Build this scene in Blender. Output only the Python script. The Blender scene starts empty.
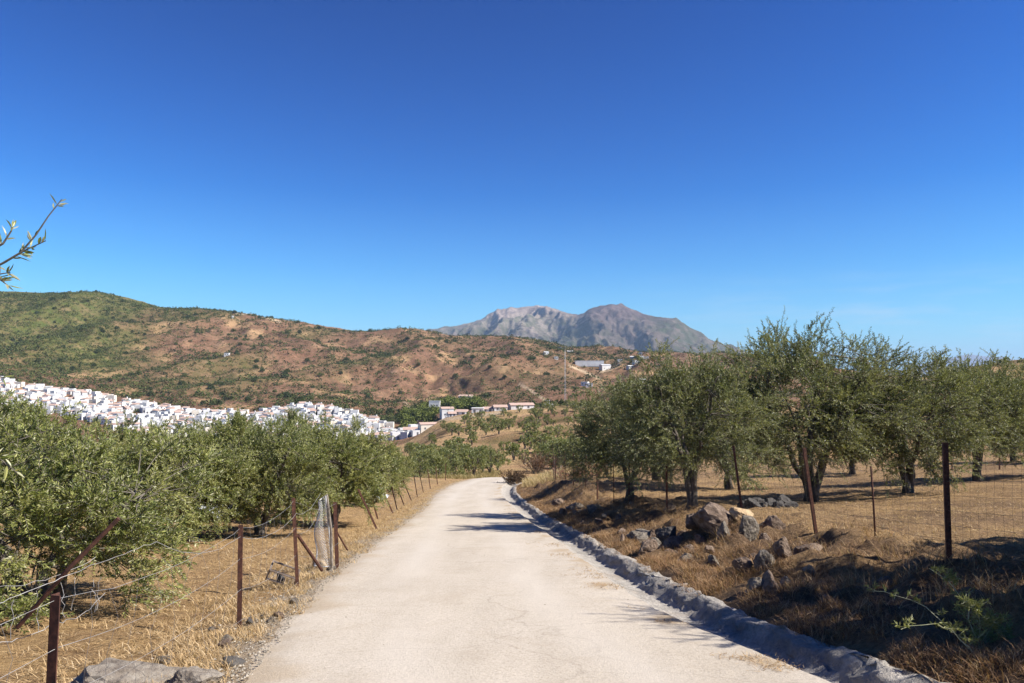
import bpy, bmesh, math, random
import numpy as np
from mathutils import Vector, Matrix, Euler

SC = bpy.context.scene
COL = SC.collection
R_ = math.radians
rng0 = np.random.default_rng(7)
random.seed(7)
F = 800.0            # focal length in pixels of the 1024 px wide frame
HZ = 375.0           # picture row of the horizon

# ------------------------------------------------------------------ noise
def _hash(ix, iy, seed):
    h = (ix.astype(np.int64) * 374761393 + iy.astype(np.int64) * 668265263 + seed * 1442695041) & 0xFFFFFFFF
    h = ((h ^ (h >> 13)) * 1274126177) & 0xFFFFFFFF
    h = h ^ (h >> 16)
    return (h & 0xFFFF) / 65535.0 * 2 * np.pi

def gn(x, y, seed=0):
    x = np.asarray(x, float); y = np.asarray(y, float)
    x0 = np.floor(x); y0 = np.floor(y)
    fx = x - x0; fy = y - y0
    ux = fx * fx * fx * (fx * (fx * 6 - 15) + 10); uy = fy * fy * fy * (fy * (fy * 6 - 15) + 10)
    def g(dx, dy):
        a = _hash(x0 + dx, y0 + dy, seed)
        return np.cos(a) * (fx - dx) + np.sin(a) * (fy - dy)
    return ((g(0, 0) * (1 - ux) + g(1, 0) * ux) * (1 - uy) + (g(0, 1) * (1 - ux) + g(1, 1) * ux) * uy) * 1.5

def fbm(x, y, o=4, seed=0, gain=.5):
    s = 0; a = 1.0; f = 1.0
    for i in range(o):
        s = s + a * gn(x * f, y * f, seed + i * 17); a *= gain; f *= 2.03
    return s

def ridged(x, y, o=4, seed=0, gain=.5):
    s = 0; a = 1.0; f = 1.0
    for i in range(o):
        s = s + a * (1 - np.abs(gn(x * f, y * f, seed + i * 13)) * 2); a *= gain; f *= 2.07
    return s - .9

def sm(x, a, b):
    t = np.clip((np.asarray(x, float) - a) / (b - a), 0, 1)
    return t * t * (3 - 2 * t)

# ------------------------------------------------------------------ terrain function
def pchip(xk, yk, xq):
    xk = np.asarray(xk, float); yk = np.asarray(yk, float)
    h = np.diff(xk); dl = np.diff(yk) / h
    m = np.zeros_like(yk)
    for i in range(1, len(yk) - 1):
        if dl[i - 1] * dl[i] > 0:
            w1 = 2 * h[i] + h[i - 1]; w2 = h[i] + 2 * h[i - 1]
            m[i] = (w1 + w2) / (w1 / dl[i - 1] + w2 / dl[i])
    m[0] = dl[0]; m[-1] = dl[-1]
    xq = np.clip(xq, xk[0], xk[-1])
    i = np.clip(np.searchsorted(xk, xq, side='right') - 1, 0, len(h) - 1)
    t = (xq - xk[i]) / h[i]
    return ((1 + 2 * t) * (1 - t) ** 2 * yk[i] + t * (1 - t) ** 2 * h[i] * m[i]
            + t * t * (3 - 2 * t) * yk[i + 1] + t * t * (t - 1) * h[i] * m[i + 1])

PROFILES = {
 -600: [(60,520),(90,530),(200,505),(400,468),(560,445),(640,418),(720,395),(800,375),(1000,340),(1200,310),(1400,285),(1550,280),(2300,330)],
 0:    [(60,535),(90,530),(200,505),(400,470),(560,444),(640,420),(720,396),(800,378),(1000,345),(1200,317),(1400,293),(1550,294),(2300,340)],
 60:   [(60,530),(90,525),(200,500),(400,468),(560,444),(640,422),(720,399),(790,385),(1000,346),(1200,316),(1400,291),(1550,293),(2300,340)],
 105:  [(60,525),(90,518),(200,495),(400,465),(560,443),(640,424),(720,402),(790,390),(1000,352),(1200,320),(1400,296),(1550,297),(2300,342)],
 150:  [(60,520),(90,512),(200,490),(400,462),(560,442),(640,426),(720,407),(780,397),(1000,360),(1200,328),(1400,304),(1550,304),(2300,345)],
 250:  [(60,510),(90,503),(200,480),(400,458),(560,442),(640,425),(720,407),(1000,368),(1200,338),(1400,316),(1550,318),(2300,348)],
 330:  [(60,500),(90,494),(200,475),(400,454),(560,440),(640,418),(700,405),(1000,371),(1200,346),(1400,327),(1550,328),(2300,348)],
 400:  [(60,489),(90,483),(150,471),(250,457),(400,446),(500,443),(580,436),(640,425),(800,400),(1000,372),(1200,348),(1400,330),(1550,331),(2300,348)],
 450:  [(60,488),(90,480),(130,470),(200,455),(300,436),(420,420),(480,424),(560,420),(640,412),(800,393),(1000,370),(1200,349),(1400,334),(1550,335),(2300,350)],
 520:  [(60,489),(90,477),(130,466),(200,450),(300,428),(430,409),(500,414),(580,408),(800,388),(1000,367),(1200,351),(1400,340),(1550,341),(2300,352)],
 580:  [(60,488),(90,477),(130,465),(200,447),(300,422),(400,405),(500,409),(600,400),(850,380),(1100,362),(1400,347),(1550,348),(2300,355)],
 660:  [(60,480),(90,470),(130,459),(200,440),(300,418),(400,403),(500,406),(600,398),(850,382),(1100,366),(1400,353),(1550,354),(2300,360)],
 740:  [(60,472),(90,462),(130,450),(200,430),(300,412),(360,405),(500,408),(600,398),(850,384),(1100,370),(1500,355),(1650,356),(2300,362)],
 820:  [(60,467),(90,455),(130,440),(200,420),(280,405),(340,400),(450,408),(700,395),(1000,378),(1400,364),(1600,366),(2300,372)],
 900:  [(60,462),(90,450),(130,432),(200,405),(280,388),(340,382),(450,392),(800,390),(1200,381),(1600,378),(2300,377)],
 960:  [(60,461),(90,449),(130,430),(200,399),(280,376),(340,369),(450,382),(800,388),(1200,383),(1600,379),(2300,378)],
 1000: [(60,460),(90,447),(130,427),(200,393),(280,368),(340,361),(450,376),(800,386),(1200,383),(1600,379),(2300,378)],
 1030: [(60,460),(90,447),(130,426),(200,391),(280,365),(340,357),(450,372),(800,385),(1200,383),(1600,379),(2300,378)],
 1600: [(60,455),(90,440),(130,415),(200,378),(280,350),(340,340),(450,360),(800,380),(1200,380),(1600,379),(2300,378)],
}
_LD = np.linspace(math.log(60), math.log(2300), 500)
_UC = np.array(sorted(PROFILES), float)
_TAB = []
for _u in sorted(PROFILES):
    k = PROFILES[_u]
    d = np.array([a for a, b in k], float); z = np.array([-(b - HZ) / F * a for a, b in k])
    _TAB.append(pchip(np.log(d), z, _LD))
_TAB = np.array(_TAB)
_UF = np.linspace(-600, 1600, 551)
_TABF = np.array([pchip(_UC, _TAB[:, j], _UF) for j in range(len(_LD))]).T

def far_raw(x, y):
    y = np.maximum(y, 1.0)
    u = np.clip(512 + F * x / y, -600, 1599.9); ld = np.clip(np.log(y), _LD[0], _LD[-1] - 1e-6)
    a = (u + 600) / 2200 * 550; i = np.clip(a.astype(int), 0, 549); fa = a - i
    b = (ld - _LD[0]) / (_LD[-1] - _LD[0]) * 499; j = np.clip(b.astype(int), 0, 498); fb = b - j
    T = _TABF
    return (T[i, j] * (1 - fa) + T[i + 1, j] * fa) * (1 - fb) + (T[i, j + 1] * (1 - fa) + T[i + 1, j + 1] * fa) * fb

def far_z(x, y):
    x = np.asarray(x, float); y = np.asarray(y, float)
    z = far_raw(x, y)
    w = np.clip(512 + F * x / np.maximum(y, 1), -2000, 3000)
    hill = sm(y, 690, 980) * (1 - .8 * sm(w, 860, 960))
    wx = x + 60 * fbm(x / 300, y / 300, 2, 91); wy = y + 80 * fbm(x / 300, y / 300, 2, 92)
    n = ridged(wx / 190, wy / 520, 4, 3, .42)
    hill = hill * (1 - .6 * sm(y, 1230, 1390))
    z = z + hill * 18 * n + hill * 2.5 * fbm(x / 40, y / 40, 3, 8)
    z = z + (1 - hill) * sm(y, 90, 220) * (2.2 * fbm(x / 85, y / 85, 3, 21) + .5 * fbm(x / 14, y / 14, 2, 22))
    return z

XL = ([-14, 3, 5.6, 8.9, 14, 24.6, 33, 37.5, 46, 51, 58, 66, 75, 90, 115], [-1.1, -1.82, -1.98, -2.36, -2.72, -3.14, -3.5, -3.8, -4.05, -3.95, -3.2, -1.5, 2, 9, 22])
XR = ([-14, 3, 5.6, 8.9, 14, 19.7, 24.6, 33, 37.5, 46, 51, 58, 66, 75, 90, 115], [3.9, 2.62, 2.2, 1.5, 1.1, .75, .4, -.06, -.33, -.68, -.6, .4, 2.4, 6, 13, 26])
def base_z(y):
    y = np.asarray(y, float)
    return -1.5 - .1175 * y + .00071 * np.maximum(y - 25, 0) ** 2 - .0042 * np.maximum(y - 57, 0) ** 2
def xl(y): return pchip(*XL, np.asarray(y, float))
def xr(y): return pchip(*XR, np.asarray(y, float))
def near_z(x, y):
    x = np.asarray(x, float); y = np.asarray(y, float)
    a = xl(y); b = xr(y); base = base_z(y)
    l = np.maximum(a - x, 0); s = np.maximum(x - b, 0)
    zl = base + .005 - .08 * sm(l, .15, 1.3) + .025 * np.clip(l - 1, 0, 7) - .1 * np.maximum(l - 9, 0) * sm(l, 9, 14)
    zl = zl + .05 * fbm(x / .9, y / .9, 3, 31) * sm(l, .2, 1.5) + .1 * fbm(x / 4, y / 4, 2, 32) * sm(l, 1, 4)
    zrr = base - .03 + .1 * sm(s, .9, 1.25) + .38 * sm(s, 1.1, 3.5) + .05 * np.maximum(s - 3.6, 0)
    zrr = zrr + .5 * np.exp(-((y - 36) / 6.5) ** 2) * sm(s, 1.3, 3.) * (1 - sm(s, 5, 9))
    zrr = zrr + (.2 * fbm(x / 1.1, y / 1.1, 3, 41) + .1 * fbm(x / .35, y / .35, 2, 43)) * sm(s, .95, 1.8) * (1 - .75 * sm(s, 3.6, 5.5)) + .08 * fbm(x / 3.5, y / 3.5, 2, 42) * sm(s, 2, 5)
    zz = np.where(x < a, zl, np.where(x > b, zrr, base))
    return zz

def ground_z(x, y):
    x = np.asarray(x, float); y = np.asarray(y, float)
    w = sm(y, 58, 100)
    nz = near_z(x, np.minimum(y, 105))
    return nz * (1 - w) + far_z(x, np.maximum(y, 58)) * w
def gz(x, y): return float(ground_z(np.array([x]), np.array([y]))[0])

# ------------------------------------------------------------------ mesh helpers
def mesh_np(name, v, faces, mats, tone=None, mat_idx=None, smooth=False):
    """v (n,3); faces: (m,k) int array or list of such arrays"""
    if not isinstance(faces, list): faces = [faces]
    me = bpy.data.meshes.new(name)
    faces = [np.asarray(f, np.int32) for f in faces if len(f)]
    nl = sum(f.size for f in faces); nf = sum(len(f) for f in faces)
    me.vertices.add(len(v)); me.vertices.foreach_set('co', np.asarray(v, np.float32).ravel())
    me.loops.add(nl); me.polygons.add(nf)
    me.loops.foreach_set('vertex_index', np.concatenate([f.ravel() for f in faces]))
    tot = np.concatenate([np.full(len(f), f.shape[1], np.int32) for f in faces])
    st = np.concatenate([[0], np.cumsum(tot)[:-1]]).astype(np.int32)
    me.polygons.foreach_set('loop_start', st)
    if smooth is not None:
        me.polygons.foreach_set('use_smooth', np.full(nf, bool(smooth)))
    if mat_idx is not None: me.polygons.foreach_set('material_index', np.asarray(mat_idx, np.int32))
    for m in (mats if isinstance(mats, (list, tuple)) else [mats]): me.materials.append(m)
    me.update(calc_edges=True); me.validate()
    if tone is not None:
        a = me.color_attributes.new('tone', 'FLOAT_COLOR', 'POINT')
        t = np.asarray(tone, np.float32)
        if t.ndim == 1: t = np.stack([t, t, t], 1)
        t = np.concatenate([t[:, :3], np.ones((len(t), 1), np.float32)], 1)
        a.data.foreach_set('color', t.ravel())
    return me

def link(name, me, parent=None, loc=None):
    o = bpy.data.objects.new(name, me); COL.objects.link(o)
    if parent is not None: o.parent = parent
    if loc is not None: o.location = loc
    return o

def tag(o, label=None, cat=None, group=None, kind=None):
    if label: o['label'] = label
    if cat: o['category'] = cat
    if group: o['group'] = group
    if kind: o['kind'] = kind
    return o

def empty(name, loc, rz=0, s=1.0):
    o = bpy.data.objects.new(name, None); COL.objects.link(o)
    o.location = loc; o.rotation_euler = (0, 0, rz); o.scale = (s, s, s); o.empty_display_size = .2
    return o

def copy_tree(o, parent=None):
    c = o.copy(); COL.objects.link(c); c.parent = parent
    for ch in list(o.children): copy_tree(ch, c)
    return c

class MB:
    def __init__(s): s.v = []; s.q = []; s.t = []; s.mq = []; s.mt = []; s.n = 0; s.tone = []
    def add(s, v, q=(), t=(), mat=0, tone=1.0):
        v = np.asarray(v, float); s.v.append(v)
        if len(q): s.q.append(np.asarray(q) + s.n); s.mq += [mat] * len(q)
        if len(t): s.t.append(np.asarray(t) + s.n); s.mt += [mat] * len(t)
        s.tone.append(np.full(len(v), tone)); s.n += len(v)
    def box(s, c, d, rot=None, mat=0, tone=1.0):
        c = np.asarray(c, float); d = np.asarray(d, float) / 2
        p = np.array([[x, y, z] for x in (-1, 1) for y in (-1, 1) for z in (-1, 1)]) * d
        if rot is not None: p = p @ np.array(rot.to_3x3()).T
        s.add(p + c, [(0, 1, 3, 2), (4, 6, 7, 5), (0, 4, 5, 1), (2, 3, 7, 6), (0, 2, 6, 4), (1, 5, 7, 3)], mat=mat, tone=tone)
    def tube(s, pts, rad, sides=6, mat=0, tone=1.0, cap=True):
        P = np.asarray(pts, float); n = len(P)
        r = np.full(n, rad) if np.isscalar(rad) else np.asarray(rad, float)
        T = np.gradient(P, axis=0); T /= np.linalg.norm(T, axis=1)[:, None] + 1e-9
        up = np.array([0, 0, 1.0]) if abs(T[0][2]) < .9 else np.array([1.0, 0, 0])
        A = np.cross(T, up); A /= np.linalg.norm(A, axis=1)[:, None] + 1e-9
        B = np.cross(T, A)
        ang = np.arange(sides) / sides * 2 * np.pi
        V = P[:, None] + r[:, None, None] * (A[:, None] * np.cos(ang)[None, :, None] + B[:, None] * np.sin(ang)[None, :, None])
        i = np.arange(n - 1)[:, None] * sides; j = np.arange(sides)[None]; k = (j + 1) % sides
        q = np.stack([i + j, i + k, i + sides + k, i + sides + j], -1).reshape(-1, 4)
        V = V.reshape(-1, 3); t = []
        if cap:
            V = np.concatenate([V, P[:1], P[-1:]])
            for a in range(sides):
                b = (a + 1) % sides
                t.append((n * sides, b, a)); t.append((n * sides + 1, (n - 1) * sides + a, (n - 1) * sides + b))
        s.add(V, q, t, mat, tone)
    def mesh(s, name, mats, smooth=False, tone=False):
        fs = []; mi = []
        if s.q: fs.append(np.concatenate(s.q)); mi += s.mq
        if s.t: fs.append(np.concatenate(s.t)); mi += s.mt
        return mesh_np(name, np.concatenate(s.v), fs, mats, np.concatenate(s.tone) if tone else None, mi, smooth)
    def build(s, name, mats, parent=None, smooth=False, tone=False, loc=None):
        return link(name, s.mesh(name, mats, smooth, tone), parent, loc)

# ------------------------------------------------------------------ materials
def newmat(name):
    m = bpy.data.materials.new(name); m.use_nodes = True
    nt = m.node_tree; b = nt.nodes['Principled BSDF']
    return m, nt, b

def nd(nt, typ, **kw):
    n = nt.nodes.new(typ)
    for k, v in kw.items():
        if k == 'inp':
            for a, c in v.items(): n.inputs[a].default_value = c
        else: setattr(n, k, v)
    return n

def noise(nt, scale, detail=6, rough=.6, vec=None, dist=0):
    n = nd(nt, 'ShaderNodeTexNoise', inp={'Scale': scale, 'Detail': detail, 'Roughness': rough, 'Distortion': dist})
    if vec is not None: nt.links.new(vec, n.inputs['Vector'])
    return n.outputs['Fac']

def ramp(nt, fac, stops):
    r = nd(nt, 'ShaderNodeValToRGB'); e = r.color_ramp.elements
    while len(e) < len(stops): e.new(.5)
    for i, (p, c) in enumerate(stops):
        e[i].position = p; e[i].color = (*c, 1) if len(c) == 3 else c
    nt.links.new(fac, r.inputs[0]); return r.outputs[0]

def mixc(nt, fac, a, b, typ='MIX'):
    m = nd(nt, 'ShaderNodeMix', data_type='RGBA', blend_type=typ)
    for s, v in ((m.inputs[0], fac), (m.inputs[6], a), (m.inputs[7], b)):
        if isinstance(v, (int, float)): s.default_value = v
        elif isinstance(v, tuple): s.default_value = (*v, 1)
        else: nt.links.new(v, s)
    return m.outputs[2]

def pos(nt): return nd(nt, 'ShaderNodeNewGeometry').outputs['Position']
def objc(nt): return nd(nt, 'ShaderNodeTexCoord').outputs['Object']
def attr(nt, name='tone'): return nd(nt, 'ShaderNodeVertexColor', layer_name=name).outputs['Color']
def sep(nt, c):
    s = nd(nt, 'ShaderNodeSeparateColor'); nt.links.new(c, s.inputs[0]); return s.outputs
def bump(nt, b, h, strength=.5, dist=.02):
    n = nd(nt, 'ShaderNodeBump', inp={'Strength': strength, 'Distance': dist}); nt.links.new(h, n.inputs['Height'])
    nt.links.new(n.outputs[0], b.inputs['Normal'])
def math_(nt, op, a, b=None):
    n = nd(nt, 'ShaderNodeMath', operation=op)
    for s, v in zip(n.inputs, (a, b)):
        if v is None: continue
        if isinstance(v, (int, float)): s.default_value = v
        else: nt.links.new(v, s)
    return n.outputs[0]

def mat_simple(name, stops, scale, rough=.85, bs=.4, bd=.01, detail=6, coords='obj', spec=.3):
    m, nt, b = newmat(name)
    v = objc(nt) if coords == 'obj' else pos(nt)
    n = noise(nt, scale, detail, .65, v)
    nt.links.new(ramp(nt, n, stops), b.inputs['Base Color'])
    b.inputs['Roughness'].default_value = rough; b.inputs['Specular IOR Level'].default_value = spec
    if bs: bump(nt, b, noise(nt, scale * 2.3, 8, .7, v), bs, bd)
    return m

def mat_leaf(name, trans=.3, gain=(1, 1, 1), rough=.45, spec=.35):
    m, nt, b = newmat(name)
    c = mixc(nt, 1.0, attr(nt), gain, 'MULTIPLY')
    nt.links.new(c, b.inputs['Base Color'])
    b.inputs['Roughness'].default_value = rough; b.inputs['Specular IOR Level'].default_value = spec
    if trans:
        t = nd(nt, 'ShaderNodeBsdfTranslucent'); mx = nd(nt, 'ShaderNodeMixShader', inp={0: trans})
        nt.links.new(mixc(nt, 1.0, c, (1.25, 1.3, .7), 'MULTIPLY'), t.inputs[0])
        nt.links.new(b.outputs[0], mx.inputs[1]); nt.links.new(t.outputs[0], mx.inputs[2])
        nt.links.new(mx.outputs[0], nt.nodes['Material Output'].inputs[0])
    return m

M = {}
M['leaf'] = mat_leaf('olive leaves', .28)
M['straw'] = mat_leaf('dry straw', .25, rough=.8, spec=.15)
M['scrub'] = mat_leaf('scrub leaves', .1, rough=.8, spec=.1)
M['bark'] = mat_simple('olive bark', [(.3, (.055, .045, .036)), (.55, (.12, .1, .08)), (.75, (.2, .175, .145))], 14, .9, .9, .03)
M['twig'] = mat_simple('twig bark', [(.3, (.08, .068, .052)), (.7, (.17, .15, .12))], 20, .9, 0)
M['rust'] = mat_simple('rusty iron', [(.3, (.032, .017, .013)), (.5, (.08, .034, .023)), (.7, (.15, .065, .038))], 18, .85, .4, .004)
M['wire'] = mat_simple('galvanised wire', [(.35, (.2, .185, .17)), (.7, (.36, .35, .34))], 9, .5, 0, spec=.5)
M['rustwire'] = mat_simple('rusty wire', [(.35, (.1, .07, .05)), (.7, (.22, .18, .15))], 9, .6, 0)
M['rock'] = mat_simple('grey brown rock', [(.25, (.06, .042, .031)), (.45, (.16, .112, .08)), (.58, (.24, .175, .128)), (.78, (.36, .285, .22))], 9, .95, 1., .06)
M['rockgrey'] = mat_simple('lichen grey rock', [(.25, (.06, .05, .039)), (.45, (.16, .133, .103)), (.6, (.25, .212, .168)), (.8, (.4, .35, .29))], 11, .95, 1., .06)
M['rockpale'] = mat_simple('pale weathered rock', [(.25, (.1, .08, .062)), (.45, (.23, .19, .15)), (.6, (.33, .285, .23)), (.8, (.44, .39, .33))], 8, .95, 1., .05)
M['rockochre'] = mat_simple('ochre rock', [(.3, (.3, .2, .11)), (.7, (.46, .34, .2))], 6, .9, .6, .02)
M['rockdark'] = mat_simple('dark stone', [(.3, (.035, .032, .03)), (.7, (.1, .09, .08))], 7, .9, .6, .02)
M['white'] = mat_simple('whitewashed wall', [(.3, (.5, .485, .46)), (.7, (.72, .71, .69))], .12, .9, 0)
M['cream'] = mat_simple('cream render wall', [(.3, (.6, .53, .43)), (.7, (.7, .63, .53))], .5, .9, 0)
M['tile'] = mat_simple('terracotta tiles', [(.3, (.36, .24, .185)), (.6, (.46, .33, .27)), (.8, (.54, .42, .36))], 1.4, .9, 0)
M['pane'] = mat_simple('dark window', [(.3, (.07, .075, .085)), (.7, (.16, .16, .165))], .6, .3, 0)
M['steel'] = mat_simple('pale steel', [(.3, (.42, .42, .42)), (.7, (.56, .56, .56))], 2, .5, 0)
M['plastic'] = mat_simple('white netting', [(.3, (.36, .36, .38)), (.7, (.55, .55, .55))], 20, .5, 0)
M['black'] = mat_simple('black plastic', [(.3, (.018, .018, .02)), (.7, (.05, .048, .05))], 20, .5, .2, .004)
M['tarp'] = mat_simple('pale sheeting', [(.3, (.5, .52, .56)), (.7, (.68, .7, .74))], 2, .6, .4, .02)

# road concrete
m, nt, b = newmat('worn concrete road'); P = pos(nt); M['road'] = m
big = noise(nt, .45, 5, .6, P); fine = noise(nt, 38, 6, .75, P)
mp = nd(nt, 'ShaderNodeMapping', inp={'Scale': (1.6, .22, 1), 'Rotation': (0, 0, R_(-4))}); nt.links.new(P, mp.inputs[0])
streak = noise(nt, 1.3, 5, .6, mp.outputs[0])
c1 = ramp(nt, big, [(.25, (.4, .342, .268)), (.5, (.455, .396, .32)), (.75, (.495, .435, .36))])
c2 = mixc(nt, .5, c1, ramp(nt, streak, [(.3, (.385, .33, .26)), (.7, (.515, .45, .37))]))
c3 = mixc(nt, .75, c2, ramp(nt, fine, [(.3, (.6, .58, .55)), (.5, (1, 1, 1)), (.72, (1.25, 1.25, 1.25))]), 'MULTIPLY')
c3 = mixc(nt, ramp(nt, noise(nt, 1.1, 6, .68, P, 1.5), [(.5, (0, 0, 0)), (.7, (.38, .38, .38))]), c3, (.35, .285, .21))
vo = nd(nt, 'ShaderNodeTexVoronoi', feature='DISTANCE_TO_EDGE', inp={'Scale': .33}); 
wv = nd(nt, 'ShaderNodeVectorMath', operation='ADD'); wn = nd(nt, 'ShaderNodeTexNoise', inp={'Scale': 1.1, 'Detail': 5})
nt.links.new(P, wn.inputs['Vector']); nt.links.new(P, wv.inputs[0]); nt.links.new(wn.outputs['Color'], wv.inputs[1]); nt.links.new(wv.outputs[0], vo.inputs['Vector'])
crack = ramp(nt, vo.outputs['Distance'], [(0, (1, 1, 1)), (.006, (0, 0, 0))])
pebb = ramp(nt, noise(nt, 14, 3, .5, P), [(.70, (0, 0, 0)), (.76, (1, 1, 1))])
tyre = attr(nt)
c4 = mixc(nt, math_(nt, 'MULTIPLY', crack, .3), c3, (.2, .16, .12))
c4 = mixc(nt, math_(nt, 'MULTIPLY', pebb, .22), c4, (.24, .2, .16))
c4 = mixc(nt, sep(nt, tyre)[0], c4, (.36, .27, .17))
c4 = mixc(nt, sep(nt, tyre)[1], c4, (.5, .445, .375))
nt.links.new(c4, b.inputs['Base Color']); b.inputs['Roughness'].default_value = .92; b.inputs['Specular IOR Level'].default_value = .2
bump(nt, b, math_(nt, 'ADD', noise(nt, 55, 5, .7, P), math_(nt, 'MULTIPLY', noise(nt, 6, 4, .6, P), 1.2)), .6, .012)

# ditch concrete
m, nt, b = newmat('rough cast concrete ditch'); P = pos(nt); M['ditch'] = m
n1 = noise(nt, 3.2, 6, .7, P); n2 = noise(nt, 22, 6, .7, P)
c = ramp(nt, n1, [(.3, (.22, .2, .17)), (.5, (.36, .325, .28)), (.7, (.48, .44, .385))])
c = mixc(nt, .8, c, ramp(nt, n2, [(.3, (.5, .5, .5)), (.55, (1, 1, 1)), (.75, (1.2, 1.2, 1.2))]), 'MULTIPLY')
c = mixc(nt, ramp(nt, noise(nt, 1.6, 6, .7, P), [(.54, (0, 0, 0)), (.68, (.7, .7, .7))]), c, (.25, .18, .115))
c = mixc(nt, sep(nt, attr(nt))[0], c, mixc(nt, n2, (.1, .092, .082), (.3, .275, .245)))  # staining plus painted shade: darker colour on the far wall
nt.links.new(c, b.inputs['Base Color']); b.inputs['Roughness'].default_value = .95
bump(nt, b, math_(nt, 'ADD', n2, math_(nt, 'MULTIPLY', noise(nt, 7, 5, .6, P), 2.)), .9, .03)

# near ground: R = bank soil, G = green/grey litter, B = gravel verge
m, nt, b = newmat('dry stubble field'); P = pos(nt); M['ground'] = m
A = sep(nt, attr(nt))
mp = nd(nt, 'ShaderNodeMapping', inp={'Scale': (1, 2.2, 1), 'Rotation': (0, 0, .5)}); nt.links.new(P, mp.inputs[0])
n_s = noise(nt, 16, 7, .75, mp.outputs[0]); n_m = noise(nt, 2.2, 6, .65, P); n_l = noise(nt, .35, 4, .55, P); n_f = noise(nt, 60, 4, .7, P)
straw = ramp(nt, n_s, [(.3, (.27, .16, .068)), (.45, (.42, .262, .115)), (.58, (.52, .345, .165)), (.75, (.62, .45, .245))])
soil = ramp(nt, n_s, [(.3, (.16, .095, .05)), (.5, (.26, .158, .082)), (.7, (.37, .24, .13))])
c = mixc(nt, ramp(nt, n_m, [(.38, (0, 0, 0)), (.62, (.75, .75, .75))]), straw, soil)
c = mixc(nt, ramp(nt, n_l, [(.4, (0, 0, 0)), (.7, (.45, .45, .45))]), c, straw)
clod = noise(nt, 6.5, 6, .72, P)
c = mixc(nt, ramp(nt, clod, [(.34, (.85, .85, .85)), (.46, (0, 0, 0))]), c, (.12, .072, .04))
c = mixc(nt, ramp(nt, clod, [(.6, (0, 0, 0)), (.72, (.6, .6, .6))]), c, (.5, .37, .22))
bank = ramp(nt, n_s, [(.3, (.07, .045, .028)), (.5, (.145, .09, .053)), (.7, (.27, .18, .11))])
c = mixc(nt, A[0], c, bank)
grav = ramp(nt, n_f, [(.3, (.28, .215, .15)), (.5, (.43, .345, .25)), (.72, (.57, .48, .37))])
c = mixc(nt, A[2], c, grav)
c = mixc(nt, A[1], c, ramp(nt, n_s, [(.3, (.07, .075, .035)), (.7, (.17, .16, .08))]))
nt.links.new(c, b.inputs['Base Color']); b.inputs['Roughness'].default_value = .95; b.inputs['Specular IOR Level'].default_value = .15
bump(nt, b, math_(nt, 'ADD', math_(nt, 'MULTIPLY', n_s, .7), math_(nt, 'MULTIPLY', clod, 2.)), 1., .09)

# far terrain: R green herb cover, G ochre tilled soil, B pale track
m, nt, b = newmat('scrubby hillside soil'); P = pos(nt); M['hill'] = m
A = sep(nt, attr(nt))
n1 = noise(nt, .045, 8, .68, P); n2 = noise(nt, .3, 8, .78, P); n3 = noise(nt, .012, 5, .6, P)
c = ramp(nt, n1, [(.3, (.13, .068, .04)), (.46, (.205, .112, .066)), (.58, (.28, .162, .096)), (.72, (.36, .23, .145))])
c = mixc(nt, ramp(nt, n3, [(.42, (0, 0, 0)), (.66, (.6, .6, .6))]), c, (.235, .118, .075))
c = mixc(nt, ramp(nt, n2, [(.48, (0, 0, 0)), (.6, (.7, .7, .7))]), c, (.085, .075, .04))
c = mixc(nt, A[1], c, ramp(nt, n2, [(.3, (.42, .26, .125)), (.7, (.58, .385, .205))]))
gm = math_(nt, 'MULTIPLY', A[0], ramp(nt, n1, [(.3, (1, 1, 1)), (.72, (.35, .35, .35))]))
c = mixc(nt, gm, c, ramp(nt, n2, [(.3, (.042, .066, .014)), (.7, (.105, .142, .032))]))
c = mixc(nt, A[2], c, (.5, .38, .25))
nt.links.new(c, b.inputs['Base Color']); b.inputs['Roughness'].default_value = 1; b.inputs['Specular IOR Level'].default_value = .05
bump(nt, b, math_(nt, 'ADD', n2, math_(nt, 'MULTIPLY', n1, 2.)), .8, 3.)

# mountains: R pale limestone, G green lower slopes
m, nt, b = newmat('bare limestone mountain'); P = pos(nt); M['mount'] = m
A = sep(nt, attr(nt))
n1 = noise(nt, .009, 10, .74, P); n2 = noise(nt, .0016, 6, .6, P)
c = ramp(nt, n1, [(.35, (.05, .036, .033)), (.5, (.1, .07, .061)), (.65, (.175, .128, .11))])
c = mixc(nt, A[0], c, ramp(nt, n1, [(.35, (.17, .128, .106)), (.6, (.34, .268, .225))]))
c = mixc(nt, math_(nt, 'MULTIPLY', A[1], ramp(nt, n1, [(.36, (1, 1, 1)), (.66, (.15, .15, .15))])), c, ramp(nt, n2, [(.3, (.04, .052, .024)), (.7, (.08, .09, .04))]))
nt.links.new(c, b.inputs['Base Color']); b.inputs['Roughness'].default_value = 1; b.inputs['Specular IOR Level'].default_value = .05
bump(nt, b, n1, .8, 30.)

# ------------------------------------------------------------------ near ground
def grid_faces(nr, nc):
    i = np.arange(nr - 1)[:, None] * nc; j = np.arange(nc - 1)[None]
    return np.stack([i + j, i + j + 1, i + nc + j + 1, i + nc + j], -1).reshape(-1, 4)

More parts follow.
